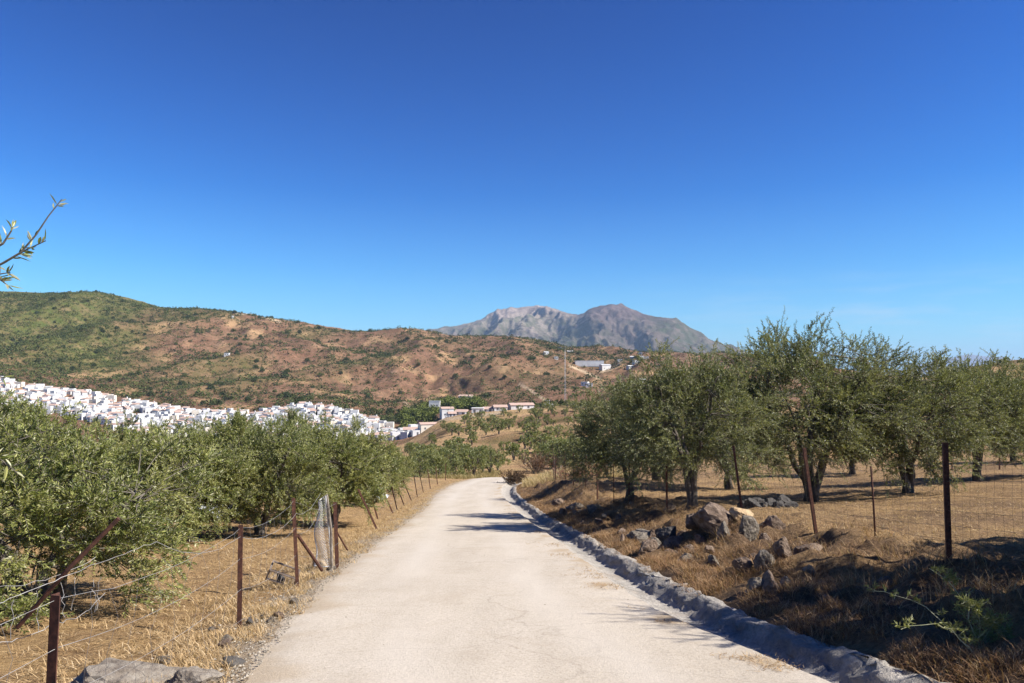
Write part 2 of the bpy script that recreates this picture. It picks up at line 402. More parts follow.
def build_near():
    ys = [-12.0]
    while ys[-1] < 104: ys.append(ys[-1] + max(.1, .011 * max(ys[-1], 0)))
    ys = np.array(ys)
    g = [0.0]
    while g[-1] < 62: g.append(g[-1] + max(.085, .018 * g[-1]))
    g = np.array(g)
    offL = -g[::-1]; offR = g
    Y = ys[:, None]
    a = xl(ys)[:, None]; b2 = xr(ys)[:, None]
    X = np.concatenate([a + offL[None], a + (b2 - a) * np.linspace(.02, .98, 8)[None], b2 + offR[None]], 1)
    YY = np.broadcast_to(Y, X.shape)
    Z = ground_z(X.ravel(), YY.ravel()).reshape(X.shape).copy()
    l = a - X; s = X - b2; l0 = l
    # pass below the road slab and below the ditch
    under = sm(-l, -.0, .15) * sm(-s, -.0, .1)
    Z -= .16 * sm(-l0, .3, .5) * (s < 0) + .012 * (s < 0)
    Z -= np.where((s >= -.01) & (s < .88), .62 * (1 - sm(s, .78, .88)) * (YY < 57), 0)
    wl = sm(l, .0, .8)
    bank = np.where(s > 0, (1 - sm(s + .5 * fbm(X / 1.5, YY / 1.5, 2, 55), 3.2, 4.8)), 0) * (1 - sm(YY, 40, 70))
    fieldsoil = np.where(s > 0, sm(s, 3.2, 4.8) * .48 * np.clip(.8 + fbm(X / 3, YY / 3, 3, 59), 0, 1.4), 0) * (1 - sm(YY, 50, 80))
    bank = bank * np.clip(.75 + .6 * fbm(X / 2.5, YY / 2.5, 3, 56), 0, 1)
    grav = np.where(l > -.1, 1 - sm(l + .35 * fbm(X / .7, YY / .7, 3, 57), .05, .55), 0) * .8
    grn = np.clip(fbm(X / 9, YY / 9, 3, 58) * 1.2 - .5, 0, .5) * sm(YY, 35, 60)
    bank = np.maximum(bank, fieldsoil)
    tone = np.stack([bank.ravel(), grn.ravel(), grav.ravel()], 1)
    v = np.stack([X.ravel(), YY.ravel(), Z.ravel()], 1)
    me = mesh_np('ground', v, grid_faces(*X.shape), M['ground'], tone, smooth=True)
    tag(link('ground', me), kind='structure')
build_near()

def build_far():
    ds = [90.0]
    while ds[-1] < 2300: ds.append(ds[-1] * (1.0065 if ds[-1] < 1500 else 1.02))
    ds = np.array(ds)
    us = np.concatenate([np.linspace(-600, -60, 110), np.arange(-57, 1084, 2.2), np.linspace(1090, 1600, 100)])
    X = (us[None] - 512) / F * ds[:, None]; Y = np.broadcast_to(ds[:, None], X.shape)
    Z = ground_z(X.ravel(), Y.ravel()).reshape(X.shape)
    Z = Z - .6 * (1 - sm(Y, 100, 106)) 
    U = np.broadcast_to(us[None], X.shape)
    V = HZ - Z / Y * F
    big = fbm(X / 160, Y / 260, 4, 61)
    green = sm(170 + 60 * big - U + .9 * (330 - V), -60, 80) * sm(Y, 800, 1000)
    green = np.maximum(green, np.clip(big * .9 + .12, 0, .6) * sm(Y, 700, 900) * (1 - .6 * sm(U, 430, 520)))
    green = np.maximum(green, .5 * np.clip(.2 + fbm(X / 30, Y / 30, 3, 63) * 1.3, 0, 1) * (1 - sm(Y, 450, 600)) * (U < 800))
    green = np.maximum(green, .75 * np.clip(.45 + fbm(X / 25, Y / 25, 3, 64), 0, 1) * (U > 800) * (Y < 420))
    ochre = (1 - sm(Y, 430, 480)) * np.clip(.85 + fbm(X / 45, Y / 45, 3, 62) * 1.3, 0, 1)
    ochre = np.maximum(ochre, np.clip(fbm(X / 55, Y / 70, 3, 65) * 1.5 - .45, 0, .5) * (Y > 700))
    track = 0 * X
    for (pts, w) in TRACKS:
        p = np.array(pts, float); best = np.full(X.shape, 1e9)
        for k in range(len(p) - 1):
            A_ = p[k]; d = p[k + 1] - A_; L2 = (d ** 2).sum()
            t = np.clip(((U - A_[0]) * d[0] + (V - A_[1]) * d[1]) / L2, 0, 1)
            best = np.minimum(best, np.hypot(U - A_[0] - t * d[0], V - A_[1] - t * d[1]))
        track = np.maximum(track, (1 - sm(best, w * .5, w)) * (Y > 250))
    tone = np.stack([green.ravel(), ochre.ravel(), track.ravel() * .8], 1)
    v = np.stack([X.ravel(), Y.ravel(), Z.ravel()], 1)
    me = mesh_np('hillside', v, grid_faces(*X.shape), M['hill'], tone, smooth=True)
    tag(link('hillside', me), kind='structure')
TRACKS = [([(520, 384), (533, 392), (545, 400)], 1.6), ([(570, 366), (585, 372), (600, 379)], 1.5), ([(235, 314), (250, 313), (262, 316), (280, 322)], 1.6),
          ([(405, 402), (412, 410), (418, 420)], 1.6), ([(430, 421), (455, 418), (500, 413)], 2.), ([(600, 372), (612, 369), (622, 362)], 1.5)]
build_far()

def build_mountains():
    ds = np.concatenate([np.linspace(2200, 4800, 60), np.linspace(4840, 7600, 170), np.linspace(7700, 10500, 30)])
    us = np.concatenate([np.linspace(-600, 360, 80), np.arange(363, 780, 1.3), np.linspace(785, 1600, 90)])
    D, U = np.meshgrid(ds, us, indexing='ij'); X = (U - 512) / F * D; Y = D
    ck = [(-600, 376), (300, 372), (400, 340), (430, 328), (450, 325), (470, 321), (485, 314), (498, 306), (520, 304.5), (545, 306), (558, 310), (568, 312.5), (578, 314.5), (588, 311), (600, 307), (612, 305), (624, 306), (640, 312), (655, 316.5), (675, 320), (690, 327), (702, 333), (714, 341), (735, 351), (765, 359), (800, 367), (850, 374), (900, 377), (1600, 377)]
    c = np.interp(U, *zip(*ck))
    dep = np.interp(U, [400, 540, 590, 700], [7600, 7500, 6700, 6500])      # distance of the crest
    crest = (HZ - c) / F * dep
    t = np.clip((D - 4400) / (dep - 4400), 0, 1)
    prof = np.where(D <= dep, .12 * t + .88 * t ** 1.45, 1 - sm(D, dep, dep + 2400) * 1.)
    z = crest * prof
    wx = X + 300 * fbm(X / 1500, Y / 1500, 3, 71)
    n = ridged(wx / 620, Y / 1700, 6, 72, .55)
    h = np.clip(z / 250, 0, 1) * (1 - .75 * sm(np.abs(D - dep), 350, 0)) * (D < dep + 500)
    n = n + .2 * ridged(X / 170, Y / 420, 4, 73)
    z = z + h * 95 * n - h * 22
    # left flank cliff on the nearer peak
    z = z - 45
    z = z + 45 * np.clip(prof, 0, 1) 
    # nearer brown ridge
    rk = np.interp(U, [380, 560, 620, 650, 690, 730, 780, 860, 950, 1600], [370, 366, 358, 349, 345.5, 349, 354, 371, 378, 378])
    r = (HZ - rk) / F * 2900
    zz = r * np.exp(-((D - 2900) / 350.) ** 2) - 40 + 10 * ridged(X / 160, Y / 300, 4, 77)
    z = np.where(D < 3900, np.maximum(zz, z - 25), z)
    V = HZ - z / D * F
    pale = sm(585 + 22 * fbm(X / 500, Y / 500, 3, 74) - U, -10, 35) * sm(334 - V + 10 * fbm(X / 420, Y / 900, 4, 76) - .08 * np.abs(U - 520), -4, 10) * (D > 4400)
    pale = np.maximum(pale, .03 * sm(fbm(X / 260, Y / 420, 4, 79), .15, .5) * (D > 4400))
    green = np.clip(sm(V, 308, 330) * .95 + .7 * fbm(X / 600, Y / 800, 4, 75), 0, .95) * (D > 3900) + .35 * (D <= 3900)
    v = np.stack([X.ravel(), Y.ravel(), z.ravel()], 1)
    tag(link('mountains', mesh_np('mountains', v, grid_faces(*X.shape), M['mount'], np.stack([pale.ravel(), green.ravel(), 0 * pale.ravel()], 1), smooth=True)), kind='structure')
    # very far range and the plain before it
    ds = np.concatenate([np.linspace(10400, 21000, 8), np.linspace(21500, 26500, 40)]); us = np.linspace(-700, 1700, 420)
    D, U = np.meshgrid(ds, us, indexing='ij'); X = (U - 512) / F * D
    pk = np.interp(U, [-700, 850, 900, 930, 955, 970, 985, 1003, 1020, 1060, 1120, 1700], [378, 378, 368, 361, 354.5, 352.5, 354, 355.5, 359, 366, 377, 378])
    z = (HZ - pk) / F * 25000 * np.exp(-((D - 25000) / 1300.) ** 2) + 60 * ridged(X / 900, D / 1500, 5, 78) * np.clip((378 - pk) / 15, 0, 1) * (D > 22000) - 60
    tag(link('far_hills', mesh_np('far_hills', np.stack([X.ravel(), D.ravel(), z.ravel()], 1), grid_faces(*X.shape), M['mount'], np.full(X.size, .2), smooth=True)), kind='structure')
build_mountains()

# ------------------------------------------------------------------ road and ditch
def build_road():
    ys = [-12.0]
    while ys[-1] < 100: ys.append(ys[-1] + max(.09, .012 * max(ys[-1], 0)))
    ys = np.array(ys); nc = 26
    rag = .13 * fbm(ys / 1.3, ys * 0, 4, 101) + .06 * fbm(ys / .25, ys * 0, 2, 103)
    a = xl(ys) - .02 + rag; b = xr(ys) + .025 + .028 * fbm(ys / .5, ys * 0, 4, 102)
    t = np.linspace(0, 1, nc)
    X = a[:, None] + (b - a)[:, None] * t[None]; Y = np.broadcast_to(ys[:, None], X.shape)
    w = sm(Y, 58, 100)
    Z = base_z(Y) * (1 - w) + ground_z(X.ravel(), Y.ravel()).reshape(X.shape) * w
    ed = X - a[:, None]
    Z = Z + .014 * fbm(X / 2.5, Y / 2.5, 3, 104) * sm(ed, 0, .5) - .05 * w + .02 * sm(ed + .12 * fbm(X / .3, Y / .3, 3, 108), .0, .3) - .014 * (1 - sm(ed, 0, .25))
    dirt = np.clip((1 - sm(X - a[:, None] + .3 * fbm(X / .8, Y / .8, 3, 105), .05, .45)) * .55
                   + (1 - sm(b[:, None] - X + .1 * fbm(X / .5, Y / .5, 3, 107), .12, .5)) * sm(fbm(X / .5, Y / 1.1, 3, 106), .12, .5) * .9, 0, 1)
    tt = t[None] + 0 * X
    band = np.exp(-((tt - .3) / .075) ** 2) + np.exp(-((tt - .72) / .075) ** 2)
    band = np.clip(band * (.45 + .5 * fbm(X / 1.2, Y / 6, 3, 109)), 0, 1)
    v = np.stack([X.ravel(), Y.ravel(), Z.ravel()], 1)
    n = len(ys)
    top = v.reshape(n, nc, 3)[:, [0, -1]].copy(); top[:, :, 2] -= .001; low = top.copy(); low[:, :, 2] -= .22
    vv = np.concatenate([v, low.reshape(-1, 3), top.reshape(-1, 3)]); base = n * nc; tb_ = base + 2 * n
    i = np.arange(n - 1)
    sideL = np.stack([tb_ + i * 2, tb_ + (i + 1) * 2, base + (i + 1) * 2, base + i * 2], 1)
    sideR = np.stack([tb_ + i * 2 + 1, base + i * 2 + 1, base + (i + 1) * 2 + 1, tb_ + (i + 1) * 2 + 1], 1)
    tone = np.concatenate([np.stack([dirt.ravel(), band.ravel(), 0 * band.ravel()], 1), np.zeros((4 * n, 3))])
    tag(link('road', mesh_np('road', vv, np.concatenate([grid_faces(n, nc), sideL, sideR]), M['road'], tone, smooth=True)), kind='structure')
    # ditch
    ys = ys[ys < 56]
    s = .87 * np.array([0, .04, .1, .17, .24, .31, .38, .46, .54, .6, .64, .68, .72, .76, .8, .84, .88, .92, .96, 1.0, 1.04, 1.06])
    p = np.array([-.02, -.03, -.055, -.09, -.12, -.145, -.16, -.17, -.175, -.175, -.165, -.14, -.12, -.085, -.055, -.035, -.022, -.015, -.012, -.012, -.02, -.22])
    b = xr(ys)
    lump = .5 + .5 * np.clip(1.4 * fbm(ys / .45, ys * 0, 3, 111), -1, 1)
    X = b[:, None] + .026 + s[None] * (1 + .04 * fbm(ys / 1.5, ys * 0, 2, 113))[:, None]
    Y = np.broadcast_to(ys[:, None], X.shape)
    s0 = s / .87; wall = sm(s0, .6, .74) * (1 - sm(s0, .99, 1.06))
    X = X + wall[None] * (  .08 * (lump - .5)[:, None] + .07 * fbm(X / .12, Y / .16, 3, 118)) + .02 * fbm(X / .2, Y / .2, 3, 112) * sm(s, .3, .7)[None]
    Z = base_z(Y) + p[None] + .035 * wall[None] * np.abs(fbm(X / .1, Y / .12, 3, 119)) + wall[None] * (.05 * fbm(X / .22, Y / .22, 4, 114) + .02 * fbm(Y / 1.4, Y * 0, 3, 115)) + .008 * fbm(X / .15, Y / .15, 2, 116)
    st = np.clip(wall[None] * (.5 + .9 * fbm(X / .4, Y / .35, 3, 117)), 0, 1) * (1 - sm(s0, .86, .95))[None]  # wall mask for stains and painted-in shade, rim kept pale
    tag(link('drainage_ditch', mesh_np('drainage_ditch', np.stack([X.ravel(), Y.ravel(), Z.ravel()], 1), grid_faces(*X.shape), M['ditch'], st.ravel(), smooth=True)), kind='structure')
build_road()

# ------------------------------------------------------------------ olive trees
def unit(a): return a / (np.linalg.norm(a, axis=-1, keepdims=True) + 1e-9)

PAL_R = np.array([(.072, .088, .032), (.135, .15, .056), (.2, .212, .084), (.27, .262, .1), (.4, .395, .25)])
PAL_L = np.array([(.09, .112, .032), (.165, .19, .052), (.25, .265, .078), (.33, .32, .11), (.48, .46, .29)])

def leaves_mesh(B, D, L, W, rng, col):
    n = len(B)
    S = unit(np.cross(D, unit(rng.normal(size=(n, 3)))))
    N = np.cross(D, S)
    m = B + D * (L * .5)[:, None] + N * (L * .06)[:, None]
    V = np.stack([B, m + S * (W / 2)[:, None], B + D * L[:, None], m - S * (W / 2)[:, None]], 1).reshape(-1, 3)
    Fc = np.arange(n * 4).reshape(n, 4)
    return V, Fc, np.repeat(col, 4, 0)

def olive(seed, H, Rx, pal, n_clump=95, twigs=13, lpt=34, ll=.066, lw=.017, zlow=.28, forks=4, upright=.6, fork_h=.6, trunk_r=.16, shape=1.0, sticks=True, spread=1.0):
    rng = np.random.default_rng(seed)
    zc = H * (.5 + zlow / 2); Rz = H * (1 - zlow) / 2
    C = np.array([0, 0, zc])
    wood = MB(); nodes = []
    f = fork_h
    ph0 = rng.uniform(0, 6.28)
    for k in range(forks):
        ph = ph0 + k * 6.283 / forks + rng.normal() * .3
        rr = Rx * rng.uniform(.35, .6); zt = zc + Rz * rng.uniform(.0, .65)
        st = np.array([math.cos(ph), math.sin(ph), 0]) * trunk_r * .35
        n = 9; t = np.linspace(0, 1, n)
        pts = np.zeros((n, 3))
        out = np.array([math.cos(ph), math.sin(ph)]) * rr
        tt = np.clip((t * zt - f) / max(zt - f, .1), 0, 1)
        pts[:, :2] = st[:2] + out * (tt ** 1.1)[:, None] * spread
        pts[:, 2] = t * zt - .12 * (1 - t)
        pts[1:, :2] += rng.normal(size=(n - 1, 2)) * .045
        rad = trunk_r * .75 * (1 - t) ** 1.1 + .018
        rad[0] *= 1.5
        wood.tube(pts, rad, 9, tone=1)
        nodes += [p for p, q in zip(pts, t) if q > .35]
        for e in range(3):
            i = rng.integers(4, n - 1); d = unit(np.array([math.cos(ph + rng.normal()), math.sin(ph + rng.normal()), rng.uniform(.2, 1)]))
            L = Rx * rng.uniform(.15, .28); q = np.array([pts[i] + d * L * s + np.array([0, 0, .15 * L * s * s]) for s in np.linspace(0, 1, 5)])
            wood.tube(q, np.linspace(.028, .008, 5), 5); nodes += list(q[1:])
    nodes = np.array(nodes)
    # clumps in a lumpy shell
    th = rng.uniform(0, 6.283, n_clump); cp = rng.uniform(-.9, 1, n_clump); sp = np.sqrt(1 - cp ** 2)
    dirv = np.stack([np.cos(th) * sp, np.sin(th) * sp, cp], 1)
    lump = 1 + .2 * np.sin(3 * th + seed) * sp + .16 * np.sin(5 * th + 4 * cp + seed * 2)
    fr = rng.uniform(.18, 1, n_clump) ** .42
    dirv[:, :2] *= (np.where(cp < 0, np.maximum(sp, .02) ** -.55, np.maximum(sp, .02) ** -.12))[:, None]
    wid = np.where(cp < 0, 1 - .1 * (-cp) ** 2, 1 - .06 * cp ** 2)
    cc = C + dirv * np.array([Rx, Rx, Rz]) * (fr * lump * wid)[:, None] * .84
    Bs, Ds, Cs, Ls = [], [], [], []
    tb = []
    for i in range(n_clump):
        c = cc[i]
        k = np.argmin(((nodes - c) ** 2).sum(1)); a = nodes[k]
        mid = (a + c) / 2 + rng.normal(size=3) * .05 + np.array([0, 0, .06])
        q_ = np.linspace(0, 1, 6)[:, None]; wood.tube(a * (1 - q_) ** 2 + 2 * mid * q_ * (1 - q_) + c * q_ ** 2, np.linspace(.011, .003, 6), 4, mat=1, cap=False)
        rad = unit(c - C + np.array([0, 0, .3]))
        nt_ = int(twigs * rng.uniform(.7, 1.3))
        ctone = rng.normal() * .7 + (.35 if cp[i] < .1 else 0)
        for j in range(nt_):
            d = unit(rad * .75 + np.array([0, 0, upright * rng.uniform(-.15, 1.2) * (1 if cp[i] > -.2 else .2)]) + rng.normal(size=3) * .62)
            L = rng.uniform(.28, .55) * H / 4.2 * (1.25 if (cp[i] > .45 and rng.random() < .3) else 1)
            s0 = c + rng.normal(size=3) * .1 * H / 4.2
            bend = np.array([0, 0, rng.uniform(-.3, .12)]) * L
            t = np.linspace(0, 1, 4)[:, None]
            line = s0 + d * L * t + bend * t * t
            if sticks: tb.append(line)
            nl = int(lpt * rng.uniform(.75, 1.2)); q = np.linspace(.05, 1, nl)[:, None]
            pb = s0 + d * L * q + bend * q * q
            tang = unit(d * L + 2 * bend * q)
            pr = unit(np.cross(tang, unit(rng.normal(size=(nl, 3)))))
            ld = unit(tang * .75 + pr * .72 + np.array([0, 0, .12]))
            Bs.append(pb); Ds.append(ld); Ls.append(np.full(nl, ll) * (1 - .35 * np.abs(q[:, 0] - .45)))
            kk = np.clip(1.6 + ctone + rng.normal(size=nl) * .85, 0, 3); kk = np.where(rng.random(nl) < .09, 4, kk)
            Cs.append(kk)
    B = np.concatenate(Bs); D = np.concatenate(Ds); L = np.concatenate(Ls) * rng.uniform(.75, 1.25, len(B)); kk = np.concatenate(Cs)
    i0 = np.clip(np.floor(kk).astype(int), 0, 3); fr_ = (kk - i0)[:, None]
    col = pal[i0] * (1 - fr_) + pal[np.minimum(i0 + 1, 4)] * fr_
    col = col * rng.uniform(.8, 1.2, (len(B), 1))
    V, Fc, T = leaves_mesh(B, D, L, np.full(len(B), lw) * rng.uniform(.8, 1.2, len(B)), rng, col)
    mi = np.zeros(len(Fc), int); fs = [Fc]
    if tb:
        mb = MB()
        for line in tb: mb.tube(line, np.linspace(.005, .002, 4) * (1 if H > 3 else .8), 3, cap=False)
        tv = np.concatenate(mb.v); tq = np.concatenate(mb.q) + len(V)
        V = np.concatenate([V, tv]); T = np.concatenate([T, np.full((len(tv), 3), .1)]); fs = [np.concatenate([Fc, tq])]; mi = np.concatenate([mi, np.ones(len(tq), int)])
    crown = mesh_np('crown', V, fs, [M['leaf'], M['twig']], T, mi, smooth=False)
    trunk = wood.mesh('trunk', [M['bark'], M['twig']], smooth=True)
    return trunk, crown

def place_tree(mesh, x, y, rz, s, label, group, name='olive_tree', cat='olive tree', sx=None):
    root = empty(name, (x, y, gz(x, y) - .03), rz, s)
    if sx: root.scale = (s * sx[0], s * sx[1], s * sx[2])
    tag(root, label, cat, group)
    link('trunk', mesh[0], root); link('crown', mesh[1], root)
    return root

OR1 = olive(11, 4.3, 2.15, PAL_R, 240, 13, 34, zlow=.09, forks=3, fork_h=.9, trunk_r=.125)
OR2 = olive(12, 4.8, 2.35, PAL_R, 275, 13, 34, zlow=.06, forks=5, fork_h=.25, trunk_r=.115)
OR3 = olive(13, 4.2, 2.1, PAL_R, 230, 13, 34, zlow=.06, forks=3, fork_h=.5, trunk_r=.105)
OL1 = olive(21, 3.0, 1.75, PAL_L, 235, 14, 34, ll=.06, lw=.0155, zlow=.0, forks=4, fork_h=.3, trunk_r=.1, upright=.8)
OL2 = olive(22, 2.9, 1.6, PAL_L, 210, 13, 32, ll=.064, lw=.017, zlow=.02, forks=3, fork_h=.35, trunk_r=.09, upright=.9)
PAL_M = (PAL_R + PAL_L) / 2
OM = [olive(31 + i, 3.4, 1.6, PAL_M, 60, 8, 14, ll=.17, lw=.06, zlow=.12, fork_h=.5, sticks=False) for i in range(3)]
OF = [olive(41 + i, 3.3, 1.6, PAL_M, 34, 5, 9, ll=.3, lw=.15, zlow=.1, fork_h=.4, sticks=False) for i in range(3)]

def at(u, d): return (u - 512) / F * d
gR = 'olive trees in the fenced grove on the right'; gL = 'young olive trees below the left fence'
def T(mesh, u, d, rz, s, label, g, **kw): return place_tree(mesh, at(u, d), d, rz, s, label, g, **kw)
T(OR1, 690, 20.0, .4, .96, 'olive tree with one dark straight trunk just behind the rocks of the right bank', gR, sx=(1.05, 1.05, 1))
T(OR3, 628, 25, 2.1, .93, 'olive tree closest to the road on the right, behind the thin fence posts', gR)
T(OR2, 808, 22.5, 1.3, 1.0, 'tallest olive tree, with several leaning trunks spreading from one base', gR, sx=(1.22, 1.22, 1.04))
T(OR3, 905, 23.5, .2, 1.04, 'olive tree with a short black trunk, just right of the tallest olive', gR, sx=(1.15, 1.15, 1))
T(OR1, 975, 29, 3.6, 1.08, 'olive tree behind the thick rusty post near the right edge of the photo', gR)
T(OR2, 1050, 30, 4.2, .95, 'low olive tree cut off by the right edge of the photo', gR)
T(OR3, 728, 31, 5.0, 1.12, 'olive tree in the back row, seen between the single trunk olive and the tallest olive', gR)
T(OR1, 850, 40, 1.9, 1.06, 'olive tree in the back row, seen between the tallest olive and the black trunked olive', gR)
T(OR2, 655, 36, 2.6, 1.0, 'olive tree in the back row, half hidden behind the olives nearest the road', gR)
T(OR3, 1010, 44, 2.6, 1.0, 'far olive tree at the back of the grove below the scrubby crest', gR)
T(OR1, 1120, 40, 2.0, 1.0, 'olive tree of the grove just outside the photo on the right', gR)
# the tree whose shade falls on the ditch
place_tree(OR3, 8.0, 6.9, .7, 1.1, 'tall olive tree outside the frame whose shade covers the near end of the ditch', gR)
place_tree(OL1, 6.8, 5.6, .2, .88, 'bushy low olive tree outside the frame to the right of the ditch', gR)
place_tree(OL2, 8.4, 9.7, 1.2, .82, 'bushy low olive tree outside the frame beside the thick rusty post', gR)

T(OL1, 40, 8.9, 2.6, .98, 'bushy pale olive tree nearest the camera on the left, its crown reaching the ground', gL, sx=(1.04, 1.04, .87)).location.z -= .26
T(OL2, -90, 10.5, 2.2, .88, 'olive tree cut off by the left edge of the photo', gL)
T(OL2, 192, 17.5, 1.2, .9, 'second olive tree from the left, just behind the large bushy one', gL)
T(OL2, 140, 22, 3.3, .9, 'olive tree seen in the dip between the large bushy one and its neighbour', gL)
T(OL1, 262, 19, 4.0, .94, 'olive tree with a tall loose top, in front of the middle of the white village', gL)
T(OL2, 335, 22.5, 5.2, 1.06, 'olive tree beside the roadside fence with yellow green leaves, above the white netting', gL)
T(OL1, 300, 26, 2.0, 1.1, 'olive tree with a thin airy top in front of the right end of the village', gL)
T(OL2, 364, 33, .5, 1.05, 'smaller olive tree beside the leaning rusty posts', gL)
T(OL2, 110, 17, 2.9, .88, 'olive tree half hidden behind the large bushy one', gL)
T(OL1, 222, 26, 1.0, 1.06, 'olive tree in the back row, below the middle of the village', gL)
T(OL1, 15, 17, 1.7, .92, 'olive tree behind the large bushy one at the far left', gL)
T(OL2, 390, 46, 3.0, .85, 'small olive tree at the far end of the leaning post row', gL)

rng = np.random.default_rng(99)
# grove beyond the road end
def many(meshes, spots, label, group, name='olive_tree', cat='olive tree'):
    protos = {}
    for i, (x, y, s, rz) in enumerate(spots):
        k = i % len(meshes)
        if k not in protos:
            r = place_tree(meshes[k], x, y, rz, s, label, group, name, cat); protos[k] = r
        else:
            r = copy_tree(protos[k]); r.location = (x, y, gz(x, y) - .05); r.rotation_euler = (0, 0, rz); r.scale = (s, s, s)

sp = [(at(u, d), d, s, rng.uniform(0, 6)) for u, d, s in [(404, 78, .9), (416, 86, 1.1), (428, 95, 1.2), (437, 88, 1.), (447, 104, 1.25), (455, 92, .85), (462, 112, 1.3), (474, 100, 1.1), (483, 118, 1.2), (490, 108, 1.), (470, 130, 1.3), (440, 125, 1.3), (420, 120, 1.2), (498, 124, 1.1)]]
many(OM, sp, 'dark green olive tree standing just past the bend where the road drops out of sight', 'olive trees past the bend of the road')
sp = [(at(u, d), d, s, rng.uniform(0, 6)) for u, d, s in [(541, 118, 1.25), (553, 112, 1.3), (565, 108, 1.45), (578, 104, 1.4), (590, 100, 1.5), (560, 128, 1.5), (576, 124, 1.5), (595, 118, 1.5), (610, 110, 1.4)]]
many(OM, sp, 'rounded green tree in the thicket between the road bend and the right hand grove', 'trees of the thicket beyond the dry mound', 'broad_tree', 'tree')
sp = []
for d in np.arange(140, 440, 10.5):
    step = 9.2
    for x in np.arange(at(385, d), at(660, d), step):
        u0 = 512 + F * x / d
        if rng.random() < .13 or (d > 385 and x / d < .03): continue
        xx = x + rng.normal() * 1.3; dd = d + rng.normal() * 1.8; u = 512 + F * xx / dd
        v = HZ - gz(xx, dd) / dd * F
        if 435 < u < 520 and 436 < v < 450 and rng.random() < .8: continue
        if u < 425 and d > 330: continue
        sp.append((xx, dd, rng.uniform(.7, 1.45), rng.uniform(0, 6)))
many(OF, sp[:299], 'small dark olive tree planted in rows on the ochre slope below the valley houses', 'olive trees on the ochre slope')
sp = []
for d in np.arange(75, 345, 13):
    for x in np.arange(at(880, d), at(1080, d), 11):
        if rng.random() < .35: continue
        xx = x + rng.normal() * 2; dd = d + rng.normal() * 3
        sp.append((xx, dd, rng.uniform(.5, 1.05), rng.uniform(0, 6)))
many(OF, sp[:150], 'dark round shrub on the ochre slope behind the right hand grove', 'shrubs on the slope behind the right grove', 'round_shrub', 'shrub')

# ------------------------------------------------------------------ hillside scrub
def bush_mesh(seed, n=120, pal=((.03, .042, .016), (.07, .085, .03)), tall=1.0, lf=1.0):
    rng = np.random.default_rng(seed)
    th = rng.uniform(0, 6.283, n); cp = rng.uniform(-.2, 1, n); s = np.sqrt(1 - cp ** 2); r = rng.uniform(.25, 1, n) ** .4 * (1 + .25 * np.sin(3 * th + seed) + .15 * np.sin(5 * th))
    B = np.stack([np.cos(th) * s * r, np.sin(th) * s * r, np.maximum(cp * r, -.05) * tall + .12], 1)
    D = unit(rng.normal(size=(n, 3)))
    t = rng.uniform(0, 1, (n, 1)); col = np.array(pal[0]) * (1 - t) + np.array(pal[1]) * t
    L = rng.uniform(.3, .6, n) * lf
    V, Fc, T = leaves_mesh(B - D * L[:, None] / 2, D, L, L * .8, rng, col)
    return V, Fc, T

PALS = [((.028, .04, .016), (.065, .082, .03)), ((.038, .052, .018), (.088, .105, .036)), ((.062, .076, .024), (.13, .14, .048)), ((.06, .052, .026), (.11, .092, .046))]
def hill_points(n, seed):
    rng = np.random.default_rng(seed)
    u = rng.uniform(-40, 800, n); d = 640 * np.exp(rng.uniform(0, 1, n) * math.log(1480 / 640))
    x = (u - 512) / F * d
    z = ground_z(x, d); v = HZ - z / d * F
    big = fbm(x / 160, d / 260, 4, 61); fine = fbm(x / 55, d / 80, 3, 85)
    g = sm(170 + 60 * big - u + .9 * (330 - v), -60, 80)
    dens = .3 + .6 * np.clip(big + .9 * fine, -.42, 1) + .6 * g
    dens -= .1 * sm(u, 420, 520)
    # gullies are greener
    wx = x + 60 * fbm(x / 300, d / 300, 2, 91); wy = d + 80 * fbm(x / 300, d / 300, 2, 92)
    dens += .5 * np.clip(-ridged(wx / 190, wy / 430, 3, 3, .52), 0, 1)
    vt = np.interp(u, [0, 20, 60, 105, 150, 200, 250, 310, 330, 400, 420, 470, 800], [377, 383, 388, 395, 402, 410, 412, 404, 407, 426, 420, 408, 402])
    dens = np.where(g < .5, np.clip(dens, 0, 1) * .5 + .09, np.clip(dens, 0, 1) * .8)
    dens = dens * (1 - .55 * sm(v, 352, 372)) + .05 * (g < .5)
    dens = dens * np.where((u > 425) & (v > 368), .35, 1)
    dens = np.where(v > vt, 0, dens)
    k = rng.random(n) < dens
    return x[k], d[k], z[k], u[k], v[k], g[k]

def build_scrub():
    x, y, z, u, v, g = hill_points(105000, 5)
    rng = np.random.default_rng(17)
    variants = [bush_mesh(200 + i, 22, PALS[i % 4]) for i in range(8)]
    Vs, Fs, Ts = [], [], []; n = 0
    size = np.clip(rng.lognormal(.66, .5, len(x)), .6, 4.8)
    which = np.where(rng.random(len(x)) < .5 * g + .2, rng.integers(0, 2, len(x)) * 4 + 2, rng.integers(0, 8, len(x)))
    for i in range(len(x)):
        V, Fc, T_ = variants[which[i]]
        a = rng.uniform(0, 6.28); ca, sa = math.cos(a) * size[i], math.sin(a) * size[i]
        Vs.append(np.stack([V[:, 0] * ca - V[:, 1] * sa + x[i], V[:, 0] * sa + V[:, 1] * ca + y[i], V[:, 2] * size[i] * .8 + z[i]], 1)); Fs.append(Fc + n); Ts.append(T_); n += len(V)
    o = link('hillside_scrub', mesh_np('hillside_scrub', np.concatenate(Vs), np.concatenate(Fs), M['scrub'], np.concatenate(Ts), smooth=False))
    tag(o, 'dark green scrub and small bushes scattered all over the brown hillside', 'scrub', kind='stuff')
build_scrub()

